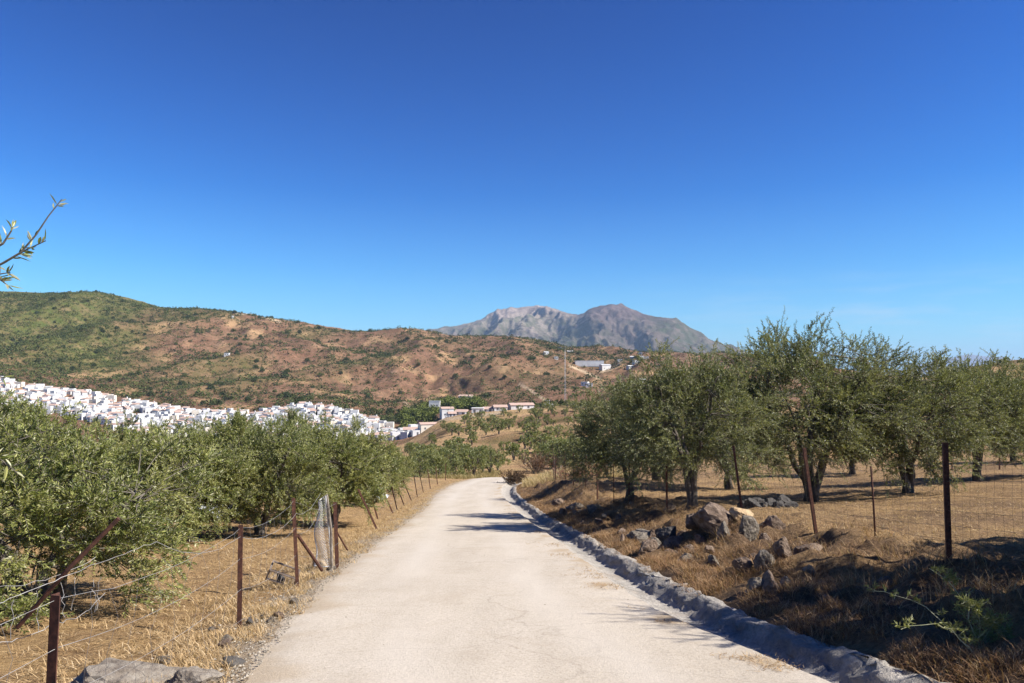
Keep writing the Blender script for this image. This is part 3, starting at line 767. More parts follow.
def simple_tree_mesh(seed, pal, tall, n=500):
    V, Fc, T_ = bush_mesh(seed, n, pal, tall, .55)
    V = V.copy(); V[:, 2] += .25
    crown = mesh_np('crown', V, Fc, M['scrub'], T_, smooth=False)
    mb = MB(); mb.tube([(0, 0, -.2), (.03, 0, .3), (0, .02, .7)], [.09, .07, .04], 6)
    return mb.mesh('trunk', M['bark']), crown
HT = [simple_tree_mesh(301 + i, PALS[i % 3], 1.1) for i in range(3)]
PT = [simple_tree_mesh(311 + i, ((.075, .095, .022), (.19, .21, .055)), 1.25, 650) for i in range(3)]
x, y, z, u, v, g = hill_points(1500, 6)
k = [i for i in np.argsort(y) if -5 < u[i] < 640][:230]
many(HT, [(x[i], y[i], rng.uniform(2.2, 3.6), rng.uniform(0, 6)) for i in k], 'dark bushy tree dotted on the brown hillside above the village', 'bushy trees dotted on the hillside', 'hillside_tree', 'tree')
# ridge-top trees
sp = []
for uu in [8, 22, 35, 48, 62, 78, 92, 118, 140, 232, 246, 252, 262, 268, 300, 318, 372]:
    dd = 1395 + rng.normal() * 12; sp.append((at(uu + rng.normal() * 2, dd), dd, rng.uniform(2.4, 4.2), rng.uniform(0, 6)))
many(HT, sp, 'tiny tree on the skyline of the left hill', 'trees along the skyline of the left hill', 'ridge_tree', 'tree')
# pine wood by the valley houses
sp = []
for i in range(85):
    uu = rng.uniform(402, 482); vv = rng.uniform(0, 1); dd = 590 + 115 * vv
    if 438 < uu < 452 and .05 < vv < .5: continue
    if uu > 455 and vv < .2: continue
    sp.append((at(uu, dd), dd, rng.uniform(3.2, 5.4), rng.uniform(0, 6)))
many(PT, sp, 'bright green pine of the small wood around the valley houses', 'pines of the wood above the valley houses', 'pine_tree', 'tree')
sp = [(at(u_, d_), d_, s_, rng.uniform(0, 6)) for u_, d_, s_ in [(533, 450, 3.6), (540, 455, 2.8), (549, 452, 3.4), (553, 455, 3.2), (560, 450, 3.8), (565, 452, 2.6), (572, 450, 3.), (487, 470, 3.), (505, 475, 2.4), (582, 450, 2.8)]]
many(HT, sp, 'dark tree on the crest of the ochre slope beside the mast', 'dark trees on the crest by the mast', 'crest_tree', 'tree')

# ------------------------------------------------------------------ village
def house_mesh(seed, w, d, h, roof, wall=0, floors=2):
    """materials: 0 white 1 cream 2 tile 3 pane ; front towards -y"""
    rg = np.random.default_rng(seed); mb = MB()
    mb.box((0, 0, h / 2 - 1), (w, d, h + 2), mat=wall)
    if roof == 'flat':
        t = .25
        mb.box((0, -d / 2 + t / 2, h + .3), (w - .01, t, .6), mat=wall); mb.box((0, d / 2 - t / 2, h + .3), (w - .01, t, .6), mat=wall)
        mb.box((-w / 2 + t / 2 + .004, 0, h + .3), (t, d - 2 * t - .004, .6), mat=wall); mb.box((w / 2 - t / 2 - .004, 0, h + .3), (t, d - 2 * t - .004, .6), mat=wall)
        if rg.random() < .25: mb.box((rg.uniform(-w / 4, w / 4), d / 5, h + 1.2), (2.2, 2.2, 2.0), mat=wall)
    elif roof == 'gable':
        e = .35; hr = d * .2
        v = [(-w / 2 - e, -d / 2 - e, h - .1), (w / 2 + e, -d / 2 - e, h - .1), (w / 2 + e, d / 2 + e, h - .1), (-w / 2 - e, d / 2 + e, h - .1), (-w / 2 - e, 0, h + hr), (w / 2 + e, 0, h + hr)]
        mb.add(v, [(0, 1, 5, 4), (2, 3, 4, 5), (3, 2, 1, 0)], [(0, 4, 3), (1, 2, 5)], mat=2)
        if rg.random() < .7: mb.box((w * .25, d * .15, h + hr), (.8, .8, 1.6), mat=wall)
    else:
        e = .3; hr = d * .22
        v = [(-w / 2 - e, -d / 2 - e, h - .02), (w / 2 + e, -d / 2 - e, h - .02), (w / 2 + e, d / 2, h + hr), (-w / 2 - e, d / 2, h + hr), (-w / 2 - e, d / 2, h - .02), (w / 2 + e, d / 2, h - .02)]
        mb.add(v, [(0, 1, 2, 3), (5, 4, 3, 2), (0, 4, 5, 1)], [(0, 3, 4), (1, 5, 2)], mat=2)
    nf = max(1, int(h / 2.9))
    for f in range(nf):
        n = max(2, int(w / 3.2))
        for i in range(n):
            xx = -w / 2 + w * (i + .5) / n + rg.normal() * .2
            if rg.random() < .1: continue
            tall = f == 0 and i == n // 2
            mb.box((xx, -d / 2, 1.5 + f * 2.9 - (.45 if tall else 0)), (1.15, .1, 2.2 if tall else 1.4), mat=3)
        for sx in (-1, 1):
            for i in range(2):
                if rg.random() < .5: continue
                mb.box((sx * w / 2, -d / 4 + i * d / 2, 1.6 + f * 2.9), (.1, .9, 1.2), mat=3)
    return mb.mesh('house', [M['white'], M['cream'], M['tile'], M['pane']])

def build_village():
    rg = np.random.default_rng(42)
    kinds = []
    for i in range(16):
        roof = ['flat', 'flat', 'flat', 'flat', 'gable', 'flat', 'flat', 'shed'][i % 8]
        wall = 1 if i == 13 else 0
        kinds.append((house_mesh(500 + i, rg.uniform(3.8, 7), rg.uniform(4, 5.6), rg.uniform(2.7, 4.5), roof, wall), roof, wall))
    ytop = ([-30, 0, 20, 60, 105, 150, 200, 250, 310, 330, 400, 420], [374, 376, 382, 387, 394, 401, 409, 411, 402, 405, 426, 428])
    ybot = ([-30, 0, 60, 140, 200, 260, 300, 350, 395, 420], [412, 412, 416, 438, 438, 441, 446, 447, 441, 438])
    cand = []
    for d in np.arange(555, 830, 6.2):
        x = at(-25, d)
        while x < at(420, d):
            xx = x + rg.normal() * .8; dd = d + rg.normal() * 1.6; u = 512 + F * xx / dd
            z = gz(xx, dd); v = HZ - z / dd * F
            x += rg.uniform(5.6, 8.2)
            if not (np.interp(u, *ytop) + 4 < v < np.interp(u, *ybot)): continue
            cand.append((xx, dd, z, u, v))
    gaps = [(15, 391, 7, 3), (28, 388, 4, 3), (118, 404, 6, 4), (140, 416, 10, 4), (70, 399, 6, 3), (255, 414, 5, 3), (400, 432, 4, 3)]
    spots = [c for c in cand if not any(((c[3] - a) / p) ** 2 + ((c[4] - b) / q) ** 2 < 1 for a, b, p, q in gaps)]
    # the nearest of those that stand clear of the olive crowns in front
    crown = ([-30, 60, 110, 150, 200, 235, 260, 330, 420], [404, 405, 412, 425, 432, 428, 430, 440, 450])
    order = sorted(range(len(spots)), key=lambda i: (spots[i][4] > np.interp(spots[i][3], *crown), spots[i][1]))
    own = set(order[:300])
    txt = {'flat': 'white flat roofed house', 'gable': 'white house with a terracotta gable roof', 'shed': 'white house with a sloping tile roof'}
    rest_v, rest_f, rest_m, n = [], [], [], 0
    print('houses', len(spots))
    for i, (x, y, z, u, v) in enumerate(spots):
        me, roof, wall = kinds[rg.integers(0, 16)]
        rz = rg.choice([0, .25, -.3, .5, 1.57, 1.3, -.6]) + rg.normal() * .08; sc = Vector((rg.uniform(.85, 1.2), rg.uniform(.9, 1.1), rg.uniform(.8, 1.25)))
        if i in own:
            o = link('house', me, None, (x, y, z)); o.rotation_euler = (0, 0, rz); o.scale = sc
            zone = 'at the left end of' if u < 110 else 'in the middle of' if u < 270 else 'at the right end of'
            t = 'cream house' if wall else txt[roof]
            tag(o, f'{t} {zone} the hillside village', 'house', f'{t}s {zone} the village')
        elif v < np.interp(u, *ybot) - 2:
            Mx = Matrix.Translation((x, y, z)) @ Matrix.Rotation(rz, 4, 'Z') @ Matrix.Diagonal((*sc, 1))
            for p in me.polygons:
                rest_f.append([k + n for k in p.vertices]); rest_m.append(p.material_index)
            rest_v += [Mx @ q.co for q in me.vertices]; n += len(me.vertices)
    if rest_v:
        me = bpy.data.meshes.new('village_houses'); me.from_pydata(rest_v, [], rest_f)
        for k in ('white', 'cream', 'tile', 'pane'): me.materials.append(M[k])
        me.polygons.foreach_set('material_index', rest_m)
        tag(link('village_houses', me), 'remaining white houses merging into one mass in the hillside village', 'houses', kind='stuff')
build_village()
sp = []
for i in range(95):
    d_ = rng.uniform(575, 790); u_ = rng.uniform(0, 410); v_ = HZ - gz(at(u_, d_), d_) / d_ * F
    if np.interp(u_, [0, 150, 250, 330, 420], [384, 404, 416, 410, 430]) < v_ < np.interp(u_, [0, 150, 420], [408, 432, 442]): sp.append((at(u_, d_), d_, rng.uniform(1.6, 2.9), rng.uniform(0, 6)))
many(HT, sp, 'small dark tree growing between the white village houses', 'trees between the village houses', 'garden_tree', 'tree')

def building(name, u, d, w, dp, h, label, cat, roofcol='tile', rz=0, roof='gable', n_win=2, wall='white', group=None):
    x = at(u, d); z = gz(x, d)
    r = empty(name, (x, d, z), rz); tag(r, label, cat, group)
    b = MB(); b.box((0, 0, h / 2 - 1.5), (w, dp, h + 3)); b.build('wall', M[wall], r)
    b = MB(); hr = dp * .16; e = .4
    if roof == 'gable':
        v = [(-w / 2 - e, -dp / 2 - e, h - .1), (w / 2 + e, -dp / 2 - e, h - .1), (w / 2 + e, dp / 2 + e, h - .1), (-w / 2 - e, dp / 2 + e, h - .1), (-w / 2 - e, 0, h + hr), (w / 2 + e, 0, h + hr)]
        b.add(v, [(0, 1, 5, 4), (2, 3, 4, 5), (3, 2, 1, 0)], [(0, 4, 3), (1, 2, 5)])
    else:
        b.box((0, 0, h + .15), (w + .4, dp + .4, .3))
    b.build('roof', M[roofcol], r)
    pm = MB(); pm.box((0, 0, 0), (1.1, .12, 1.3)); pme = pm.mesh('window', M['pane'])
    for f in range(max(1, int(h / 3.2))):
        for i in range(n_win):
            o = link('window', pme, r, (-w / 2 + w * (i + .5) / n_win, -dp / 2, 1.7 + 3 * f))
    return r
gv = 'white buildings along the valley road'
building('long_building', 521, 440, 13, 7, 2.8, 'long low white building at the right end of the valley row, beside dark trees', 'building', rz=.25)
building('house', 500, 437, 7, 7, 2.8, 'white house with a long tiled roof, second from the right in the valley row', 'house', rz=.15)
building('house', 478, 436, 6.5, 7, 3.0, 'bright white cube house in the middle of the valley row', 'house', roof='flat', roofcol='white')
building('house', 488, 440, 5, 7, 2.6, 'pinkish roofed house squeezed between two white houses of the valley row', 'house')
building('house', 462, 436, 6, 7, 2.8, 'white house with a terracotta roof at the left of the valley row', 'house', rz=-.2)
building('house', 452, 432, 4, 6, 2.6, 'small white house at the left end of the valley row below the pines', 'house', rz=.2, n_win=2)
building('house', 447, 592, 9, 8, 6, 'white house with red roof below the pine wood', 'house', rz=.3)
building('house', 435, 672, 9, 8, 8, 'tall pale house with dark windows standing inside the pine wood', 'house', roof='flat', roofcol='steel')
building('house', 466, 735, 12, 8, 5, 'white house above the pine wood on the brown slope', 'house', rz=-.3)
building('house', 428, 560, 12, 8, 4.5, 'pale house by the road bend between village and valley row', 'house', rz=.4, wall='cream')
building('house', 413, 570, 13, 10, 4, 'wide cream building with a pink tiled roof at the right tip of the village', 'building', rz=.1, wall='cream')
building('house', 386, 562, 16, 9, 4, 'long building with a faded pink roof at the lower edge of the village', 'building', rz=.2)
building('warehouse', 589, 1130, 40, 18, 5, 'long white warehouse with a pale flat roof on the far brown hillside', 'warehouse', roof='flat', roofcol='white', n_win=0, wall='white')
building('house', 605, 1110, 14, 9, 6, 'white house with grey roof right beside the long warehouse', 'house', roofcol='steel', rz=.4)
gf = 'small white farmhouses scattered on the far brown hillside'
for u_, d_, w_ in [(546, 1180, 9), (556, 1110, 7), (570, 1260, 12), (640, 1240, 9), (646, 1200, 10), (641, 1180, 8), (630, 1020, 10), (636, 1040, 11), (585, 800, 9), (589, 780, 8), (620, 1120, 8), (681, 1120, 9), (632, 1160, 7), (560, 1290, 8), (232, 1330, 4), (227, 1050, 8), (642, 860, 8)]:
    building('farmhouse', u_, d_, w_ * .75, 6, 3.6, 'tiny white farmhouse alone on the brown hillside', 'farmhouse', group=gf, n_win=2, rz=rng.normal() * .3, roof=random.choice(['flat', 'gable']), roofcol='white')
building('hut', 548, 425, 6, 4, 2.2, 'little white hut among the olives on the crest of the ochre slope', 'hut', roof='flat', roofcol='white', n_win=1)
building('hut', 547.5, 436, 2.2, 2.2, 4.2, 'small white tower shaped hut on the crest left of the mast', 'hut', roof='flat', roofcol='white', n_win=1)

# mast
mx, my = at(565, 455), 455; mz = gz(mx, my)
r = empty('lattice_mast', (mx, my, mz)); tag(r, 'tall thin pale lattice mast rising behind the olive slope', 'mast')
hh = (HZ - 350) / F * 455 - mz
b = MB(); leg = [(math.cos(a) , math.sin(a)) for a in (0, 2.094, 4.189)]
for c_, s_ in leg: b.tube([(c_ * .5, s_ * .5, -1), (c_ * .25, s_ * .25, hh)], .06, 5)
N = 26
for i in range(N):
    z0 = hh * i / N; z1 = hh * (i + 1) / N; r0 = .5 - .25 * i / N; r1 = .5 - .25 * (i + 1) / N
    for k in range(3):
        p, q = leg[k], leg[(k + 1) % 3]
        b.tube([(p[0] * r0, p[1] * r0, z0), (q[0] * r1, q[1] * r1, z1)], .035, 3, cap=False)
b.build('lattice_frame', M['steel'], r)
b = MB(); b.tube([(0, 0, hh), (0, 0, hh + 2.5)], .05, 5); b.build('antenna', M['steel'], r)
b = MB(); b.box((0, -.9, 1.5), (2.2, 1.6, 3.2)); b.build('equipment_cabinet', M['white'], r)

# ------------------------------------------------------------------ fences
def post_mesh(h, w=.05, t=.007, depth=.25):
    """an angle iron"""
    b = MB()
    b.box((0, 0, (h - depth) / 2), (w, t, h + depth)); b.box((-w / 2 + t / 2, w / 2 + .0005, (h - depth) / 2), (t, w - t, h + depth - .002))
    return b.mesh('fence_post', M['rust'])
def rod_mesh(h, r=.012):
    b = MB(); b.tube([(0, 0, -.25), (.004, 0, h * .5), (0, 0, h)], r, 7); return b.mesh('fence_post', M['rust'], smooth=True)

def fence(name, label, posts, parent_loc, netting, wire_mat, rows, cell, rad, sag=.03, height_frac=.95, wob=.01, seed=0):
    """posts: (x, y, h, leanx, leany, kind)"""
    rg = np.random.default_rng(seed)
    x0, y0 = parent_loc
    root = empty(name, (x0, y0, gz(x0, y0))); tag(root, label, 'fence')
    tops = []
    for (x, y, h, lx, ly, k) in posts:
        z = gz(x, y)
        me = rod_mesh(h, .014) if k == 'rod' else post_mesh(h, .045 if k == 'angle' else .058)
        o = link('fence_post', me, root, (x - x0, y - y0, z - root.location.z))
        o.rotation_euler = (ly, lx, rg.uniform(-.5, .5))
        axis = Vector((math.sin(lx), -math.sin(ly), math.cos(lx) * math.cos(ly)))
        tops.append((Vector((x - x0, y - y0, z - root.location.z)), axis, h))
    runs = []
    for i in netting:
        if runs and runs[-1][-1] == i - 1: runs[-1].append(i)
        else: runs.append([i])
    for run in runs:
        b = MB()
        for i in run:
            (p, a, h), (q, c, g) = tops[i], tops[i + 1]
            L = (q - p).length; n = max(6, int(L / .35))
            def pt(t, f):
                A = p + a * h * f * height_frac; B = q + c * g * f * height_frac
                v = A.lerp(B, t); v.z -= sag * 4 * t * (1 - t) * (1 + .3 * f)
                w1 = fbm(np.array([t * 5 + i * 3.1]), np.array([f * 3.0]), 2, seed + 5)[0] * wob
                v.x += w1; v.z += w1 * .5
                return v
            fr = np.linspace(.06, 1, rows)
            for f in fr: b.tube([pt(t, f) for t in np.linspace(0, 1, n)], rad, 4, cap=False)
            nv = max(2, int(L / cell))
            for t in np.linspace(0, 1, nv, endpoint=False)[1:]:
                b.tube([pt(t, f) for f in np.linspace(.06, 1, 5)], rad * .85, 3, cap=False)
        b.build('wire_netting', wire_mat, root)
    return root

def fx(y): return 5.55 - .118 * y + (0 if y < 30 else .02 * (y - 30))
post_r = [(fx(4.5) + .1, 4.5, 1.45, .0, 0, 'heavy'), (at(945, 9.6) , 9.6, 1.4, -.01, 0, 'heavy'), (at(872, 11.3), 11.3, 1.02, -.05, 0, 'rod'), (at(814, 12.9), 12.9, 1.4, -.13, 0, 'angle'),
          (at(741, 16), 16, 1.42, -.12, 0, 'angle'), (at(666, 19.5), 19.5, 1.3, -.01, 0, 'angle'), (at(628, 23.5), 23.5, 1.35, .02, 0, 'angle'), (at(613, 25.5), 25.5, 1.3, 0, 0, 'rod'),
          (at(597, 28), 28, 1.4, .0, 0, 'angle'), (at(585, 31), 31, 1.3, .03, 0, 'rod'), (at(573, 34), 34, 1.35, 0, 0, 'angle'), (at(565, 38), 38, 1.4, -.02, 0, 'rod'), (at(555, 43), 43, 1.5, .02, 0, 'angle'), (at(553.5, 47), 47, 1.5, 0, 0, 'angle')]
fence('wire_fence', 'see through wire fence on rusty posts along the top of the right bank', post_r, (at(945, 9.6), 9.6), range(len(post_r) - 1), M['rustwire'], 8, .16, .0016, .02, .92, .015, 3)
post_b = [(at(u_, d_), d_, 1.25, rng.normal() * .03, 0, 'angle') for u_, d_ in [(1060, 34), (997, 36), (950, 38), (880, 41), (800, 44), (720, 46), (660, 48)]]
fence('wire_fence', 'farther wire fence with rusty posts across the back of the right grove', post_b, (at(997, 36), 36), range(len(post_b) - 1), M['rustwire'], 5, .3, .0016, .03, .92, .01, 4)

post_l = [(-2.62, 2.2, .9, 0, 0, 'heavy'), (at(57, 4.3), 4.3, .86, .03, 0, 'heavy'), (at(243, 7.8), 7.8, .97, .0, 0, 'angle'), (at(300, 10.3), 10.3, 1.14, -.055, 0, 'angle'), (at(339, 12.4), 12.4, 1.0, -.04, 0, 'heavy'),
          (at(378, 20.8), 20.8, 1.15, -.44, 0, 'angle'), (at(379, 26), 26, 1.15, -.3, 0, 'angle'), (at(394, 28.8), 28.8, 1.05, -.42, 0, 'angle'), (at(398, 31), 31, 1.1, -.3, 0, 'angle'), (at(405, 34), 34, 1.15, -.36, 0, 'angle'),
          (at(412, 37.5), 37.5, 1.1, -.4, 0, 'angle'), (at(418, 41), 41, 1.1, -.2, 0, 'angle'), (at(424, 45), 45, 1.2, -.25, 0, 'angle'), (at(431, 49), 49, 1.2, -.15, 0, 'angle'), (at(438, 54), 54, 1.2, -.1, 0, 'angle'), (at(446, 59), 59, 1.2, 0, 0, 'angle')]
lf = fence('wire_fence', 'broken sagging wire fence with leaning rusty posts along the left verge', post_l, (at(243, 7.8), 7.8), [0, 1, 2, 3, 6, 7, 8, 9, 10, 11, 12], M['wire'], 4, .33, .0014, .07, .97, .07, 9)
# bars leaning on the fence
def part_tube(name, pts, rad, mat, root, sides=7):
    b = MB(); o = np.array(root.location); b.tube([np.array(p) - o for p in pts], rad, sides); return b.build(name, mat, root)
def P3(u, v, d): return ((u - 512) / F * d, d, (HZ - v) / F * d)
part_tube('brace', [P3(24, 624, 4.62), P3(72, 568, 4.58), P3(122, 517, 4.6)], .013, M['rust'], lf)
part_tube('brace', [P3(300, 534, 10.4), P3(324, 568, 11.3)], .022, M['rust'], lf)
part_tube('brace', [P3(337, 528, 12.8), P3(349, 548, 13.5)], .014, M['rust'], lf)
b = MB(); o_ = np.array(lf.location)       # loose slack strands
def strand(p, q, sag_, rad=.0019, n=12, wob=.012, sd=0):
    p = np.array(p); q = np.array(q); t = np.linspace(0, 1, n)
    L = p[None] * (1 - t)[:, None] + q[None] * t[:, None]; L[:, 2] -= sag_ * 4 * t * (1 - t)
    rg = np.random.default_rng(sd); L[1:-1] += rg.normal(size=(n - 2, 3)) * wob * .4
    b.tube(L - o_, rad, 5)
strand(P3(-20, 610, 4.1), P3(75, 572, 4.6), .0); strand(P3(75, 572, 4.6), P3(160, 540, 6.4), .0, sd=2); strand(P3(160, 540, 6.4), P3(243, 535, 7.8), .12, sd=3)
strand(P3(0, 585, 5.2), P3(100, 555, 6.2), .05, sd=4); strand(P3(-10, 640, 4.2), P3(62, 618, 4.5), .03, sd=5); strand(P3(62, 618, 4.5), P3(110, 590, 5.4), .05, sd=6)
for k_, (u_, v_, l_) in enumerate([(20, 597, 38), (42, 588, 40), (66, 580, 34), (80, 575, 32), (98, 577, 30), (106, 575, 34)]):
    strand(P3(u_, v_, 4.5 + k_ * .15), P3(u_ + (-2, 3, 5, -3, 4, -6)[k_], v_ + l_, 4.5 + k_ * .15), 0, .0016, 7, .018, 10 + k_)
strand(P3(243, 535, 7.8), P3(298, 512, 10.3), .12, sd=21); strand(P3(298, 512, 10.3), P3(322, 492, 12.1), .1, sd=22); strand(P3(298, 530, 10.3), P3(322, 505, 12.1), .15, sd=23)
b.build('loose_wire', M['wire'], lf)

# netting roll
nx, ny = at(328, 12.1), 12.1
r = empty('netting_roll', (nx, ny, gz(nx, ny))); tag(r, 'pale plastic netting hung upright around a white stake by the left fence', 'netting')
b = MB(); b.tube([(.1, 0, -.2), (.07, 0, .6), (.0, 0, 1.12)], .022, 7); b.build('stake', M['rockpale'], r)
b = MB(); H_ = 1.05; W_ = .3
def npnt(a, t):
    return (-.2 + a * .25 + .03 * math.sin(t * 9) * (1 - a) + (.04 * t) * (1 - a) - .05 * t * a * 1.6 + .02, .05 * math.sin(a * 7 + t * 3), .06 + t * H_ - .09 * (1 - a) * t)
for k in (0, 1): b.tube([npnt(k, t) for t in np.linspace(0, 1, 16)], .009, 4, cap=False)
for k in (0, 1): b.tube([npnt(a, k) for a in np.linspace(0, 1, 8)], .007, 4, cap=False)
ND = 26
for k in range(-7, ND):
    for sg in (1, -1):
        pts_ = []
        for a in np.linspace(0, 1, 9):
            t = (k + 7 * (a if sg > 0 else 1 - a)) / ND
            if 0 <= t <= 1: pts_.append(npnt(a, t))
        if len(pts_) > 1: b.tube(pts_, .0026, 4, cap=False)
b.build('net', M['plastic'], r)

# tilted frame on the ground
gx, gy = at(284, 10.6), 10.6
r = empty('metal_frame', (gx, gy, gz(gx, gy) + .1)); r.rotation_euler = (R_(18), R_(22), .2)
tag(r, 'small dark rusty metal frame lying tilted in the stubble by the left fence', 'frame')
b = MB(); a_, c_, h_ = .36, .22, .13
for z_ in (0, h_):
    b.tube([(-a_ / 2, -c_ / 2, z_), (a_ / 2, -c_ / 2, z_)], .013, 5); b.tube([(-a_ / 2, c_ / 2, z_), (a_ / 2, c_ / 2, z_)], .013, 5)
    b.tube([(-a_ / 2, -c_ / 2, z_), (-a_ / 2, c_ / 2, z_)], .013, 5); b.tube([(a_ / 2, -c_ / 2, z_), (a_ / 2, c_ / 2, z_)], .013, 5)
for sx in (-1, 1):
    for sy in (-1, 1): b.tube([(sx * a_ / 2, sy * c_ / 2, 0), (sx * a_ / 2, sy * c_ / 2, h_)], .013, 5)
b.box((-a_ / 2 - .006, 0, h_ / 2), (.012, c_ + .03, h_ + .03))
b.build('frame_bars', M['rustwire'], r)
b = MB()
for k in range(7): b.tube([(-a_ / 2 + a_ * (k + .5) / 7, -c_ / 2, .004), (-a_ / 2 + a_ * (k + .5) / 7, c_ / 2, .004)], .004, 4)
b.build('grid', M['rustwire'], r)

# sheeting seen under the left trees
def sheet(u, v0, d, w, l, label):
    x = at(u, d); n = 14
    g = np.linspace(-.5, .5, n); X, Y = np.meshgrid(g * w, g * l)
    Z = .12 + .1 * fbm(X / .8, Y / .8, 3, int(u)) + ground_z((X + x).ravel(), (Y + d).ravel()).reshape(X.shape) + .25 * np.cos(X / w * 3)
    V = np.stack([X + x, Y + d, Z], -1).reshape(-1, 3); n2 = len(V)
    V = np.concatenate([V, V - np.array([0, 0, .02])]); f = grid_faces(n, n)
    o = link('plastic_sheet', mesh_np('plastic_sheet', V, np.concatenate([f, f[:, ::-1] + n2]), M['tarp'], smooth=True))
    tag(o, label, 'plastic sheet')
sheet(216, 505, 24, 1.5, 3.5, 'pale bluish sheeting on the ground behind the left olive trunks')
sheet(372, 490, 38, 1.4, 3, 'small pale sheeting on the ground behind the leaning posts')

# ------------------------------------------------------------------ rocks
def rock_mesh(seed, dims, mat, planes=16, sub=4, rough=.075):
    rg = np.random.default_rng(seed)
    bm = bmesh.new(); bmesh.ops.create_icosphere(bm, subdivisions=sub, radius=1)
    V = np.array([v.co[:] for v in bm.verts])
    N = unit(rg.normal(size=(planes, 3))); D = rg.uniform(.55, .95, planes)
    dots = V @ N.T
    r = np.where(dots > .05, D[None] / np.maximum(dots, .05), 9).min(1); r = np.minimum(r, 1.15)
    V2 = V * r[:, None]
    V2 = V2 * (1 + .05 * ridged(V[:, 0] * 2.5 + V[:, 2] * 2 + seed, V[:, 1] * 2.5 - V[:, 2], 3, seed + 3))[:, None]
    V2 = V2 * (1 + rough * fbm(V[:, 0] * 4 + seed, V[:, 1] * 4 + V[:, 2] * 3, 4, seed))[:, None]
    for v, c in zip(bm.verts, V2): v.co = c * np.array(dims)
    me = bpy.data.meshes.new('rock'); bm.to_mesh(me); bm.free(); me.materials.append(M[mat])
    return me
def rock(u, d, dims, mat, seed, label, rot=(0, 0, 0), lift=.25, group=None, planes=14):
    x = at(u, d)
    o = link('rock', rock_mesh(seed, dims, mat, planes), None, (x, d, gz(x, d) + dims[2] * lift)); o.rotation_euler = rot
    tag(o, label, 'rock', group); return o
gk = 'rocks on the right bank'
rock(712, 14.6, (.5, .42, .3), 'rock', 1, 'biggest brown rock with a broad sunlit slab face on the right bank', (.35, .2, .3), .55, gk, 9)
rock(693, 15.0, (.2, .22, .2), 'rock', 2, 'upright brown rock leaning against the left side of the biggest rock', (.2, -.2, .5), .9, gk)
rock(664, 15.2, (.24, .25, .3), 'rockdark', 3, 'dark shaded block left of the biggest rock', (0, .1, .2), .45, gk)
rock(640, 16.6, (.42, .35, .26), 'rockgrey', 4, 'pale grey lichen covered boulder above the ditch edge', (.1, .1, .8), .45, gk)
rock(652, 14.6, (.13, .12, .17), 'rockgrey', 5, 'narrow pale stone standing below the dark block', (0, .2, 0), .5, gk)
rock(738, 14.3, (.2, .2, .14), 'rockochre', 6, 'ochre yellow stone at the right end of the biggest rock', (.2, 0, .7), .7, gk)
rock(744, 12.9, (.2, .15, .22), 'rockgrey', 7, 'grey upright stone in the dry grass in front of the biggest rock', (.1, -.2, .3), .5, gk)
rock(764, 14.2, (.2, .17, .12), 'rockgrey', 8, 'flat pale stone lying right of the ochre stone', (0, .1, .2), .5, gk)
rock(712, 13.1, (.16, .14, .12), 'rock', 9, 'small brown stone in front of the biggest rock', (0, .1, 1.2), .4, gk)
rock(806, 10.9, (.2, .14, .13), 'rock', 10, 'pointed brown rock alone in the grass near the leaning rusty post', (.1, -.3, .2), .45, gk)
rock(760, 10.2, (.14, .12, .15), 'rockgrey', 11, 'grey stone half buried just above the ditch wall', (0, .1, .5), .3, gk)
rock(740, 10.3, (.13, .13, .11), 'rock', 12, 'brown stone next to the grey stone above the ditch wall', (0, .2, .5), .3, gk)
rock(690, 13.4, (.12, .1, .1), 'rockgrey', 13, 'little grey stone between the ditch and the biggest rock', (0, .2, .5), .4, gk)
rock(595, 24, (.3, .3, .22), 'rockgrey', 14, 'pale rock on the far ditch edge under the trees', (0, .2, .5), .4, gk)
rock(575, 27, (.4, .3, .22), 'rockgrey', 15, 'pale rubble rock beside the lit bend of the ditch', (0, .2, 1.5), .4, gk)
rock(560, 31, (.3, .35, .25), 'rock', 16, 'brown rock at the far end of the ditch', (0, .2, .1), .4, gk)
gp = 'dark stones heaped in the tree shade'
for k in range(9):
    rock(742 + k * 5.2 + rng.normal() * 3, 19.5 + rng.normal() * .5, tuple(rng.uniform(.12, .24, 3)), 'rockdark', 30 + k, 'dark stone of the low heap lying in the shade left of the tallest olive', tuple(rng.uniform(0, 3, 3)), .5, gp)
rock(134, 5.8, (.5, .28, .13), 'rockpale', 50, 'large pale grey boulder at the bottom left beside the rusty fence post', (.05, .06, .3), .14, None, 12)
rock(196, 5.7, (.2, .16, .1), 'rockpale', 51, 'flat grey rock between the large boulder and the road', (.1, .1, .4), .25)
rock(321, 12.6, (.13, .1, .1), 'rockochre', 52, 'ochre stone at the foot of the pale netting', (0, .1, .4), .5)
rock(283, 11.0, (.06, .06, .09), 'black', 53, 'small black lump of plastic beside the fence post near the tilted frame', (0, .2, .2), .5)
gz_ = 'rocks piled around the biggest rock'
for k in range(20):
    d_ = rng.uniform(12.2, 16.6); u_ = rng.uniform(640, 775) ; s_ = rng.uniform(.07, .19)
    if at(u_, d_) < float(xr(d_)) + 1.1: continue
    rock(u_, d_, (s_ * 1.25, s_, s_ * rng.uniform(.6, .95)), ['rock', 'rockgrey', 'rock'][k % 3], 200 + k, 'broken rock lying in the dry grass around the biggest slab rock', tuple(rng.uniform(0, 3, 3)), .12, gz_, 10)
gq = 'stones scattered over the right bank'
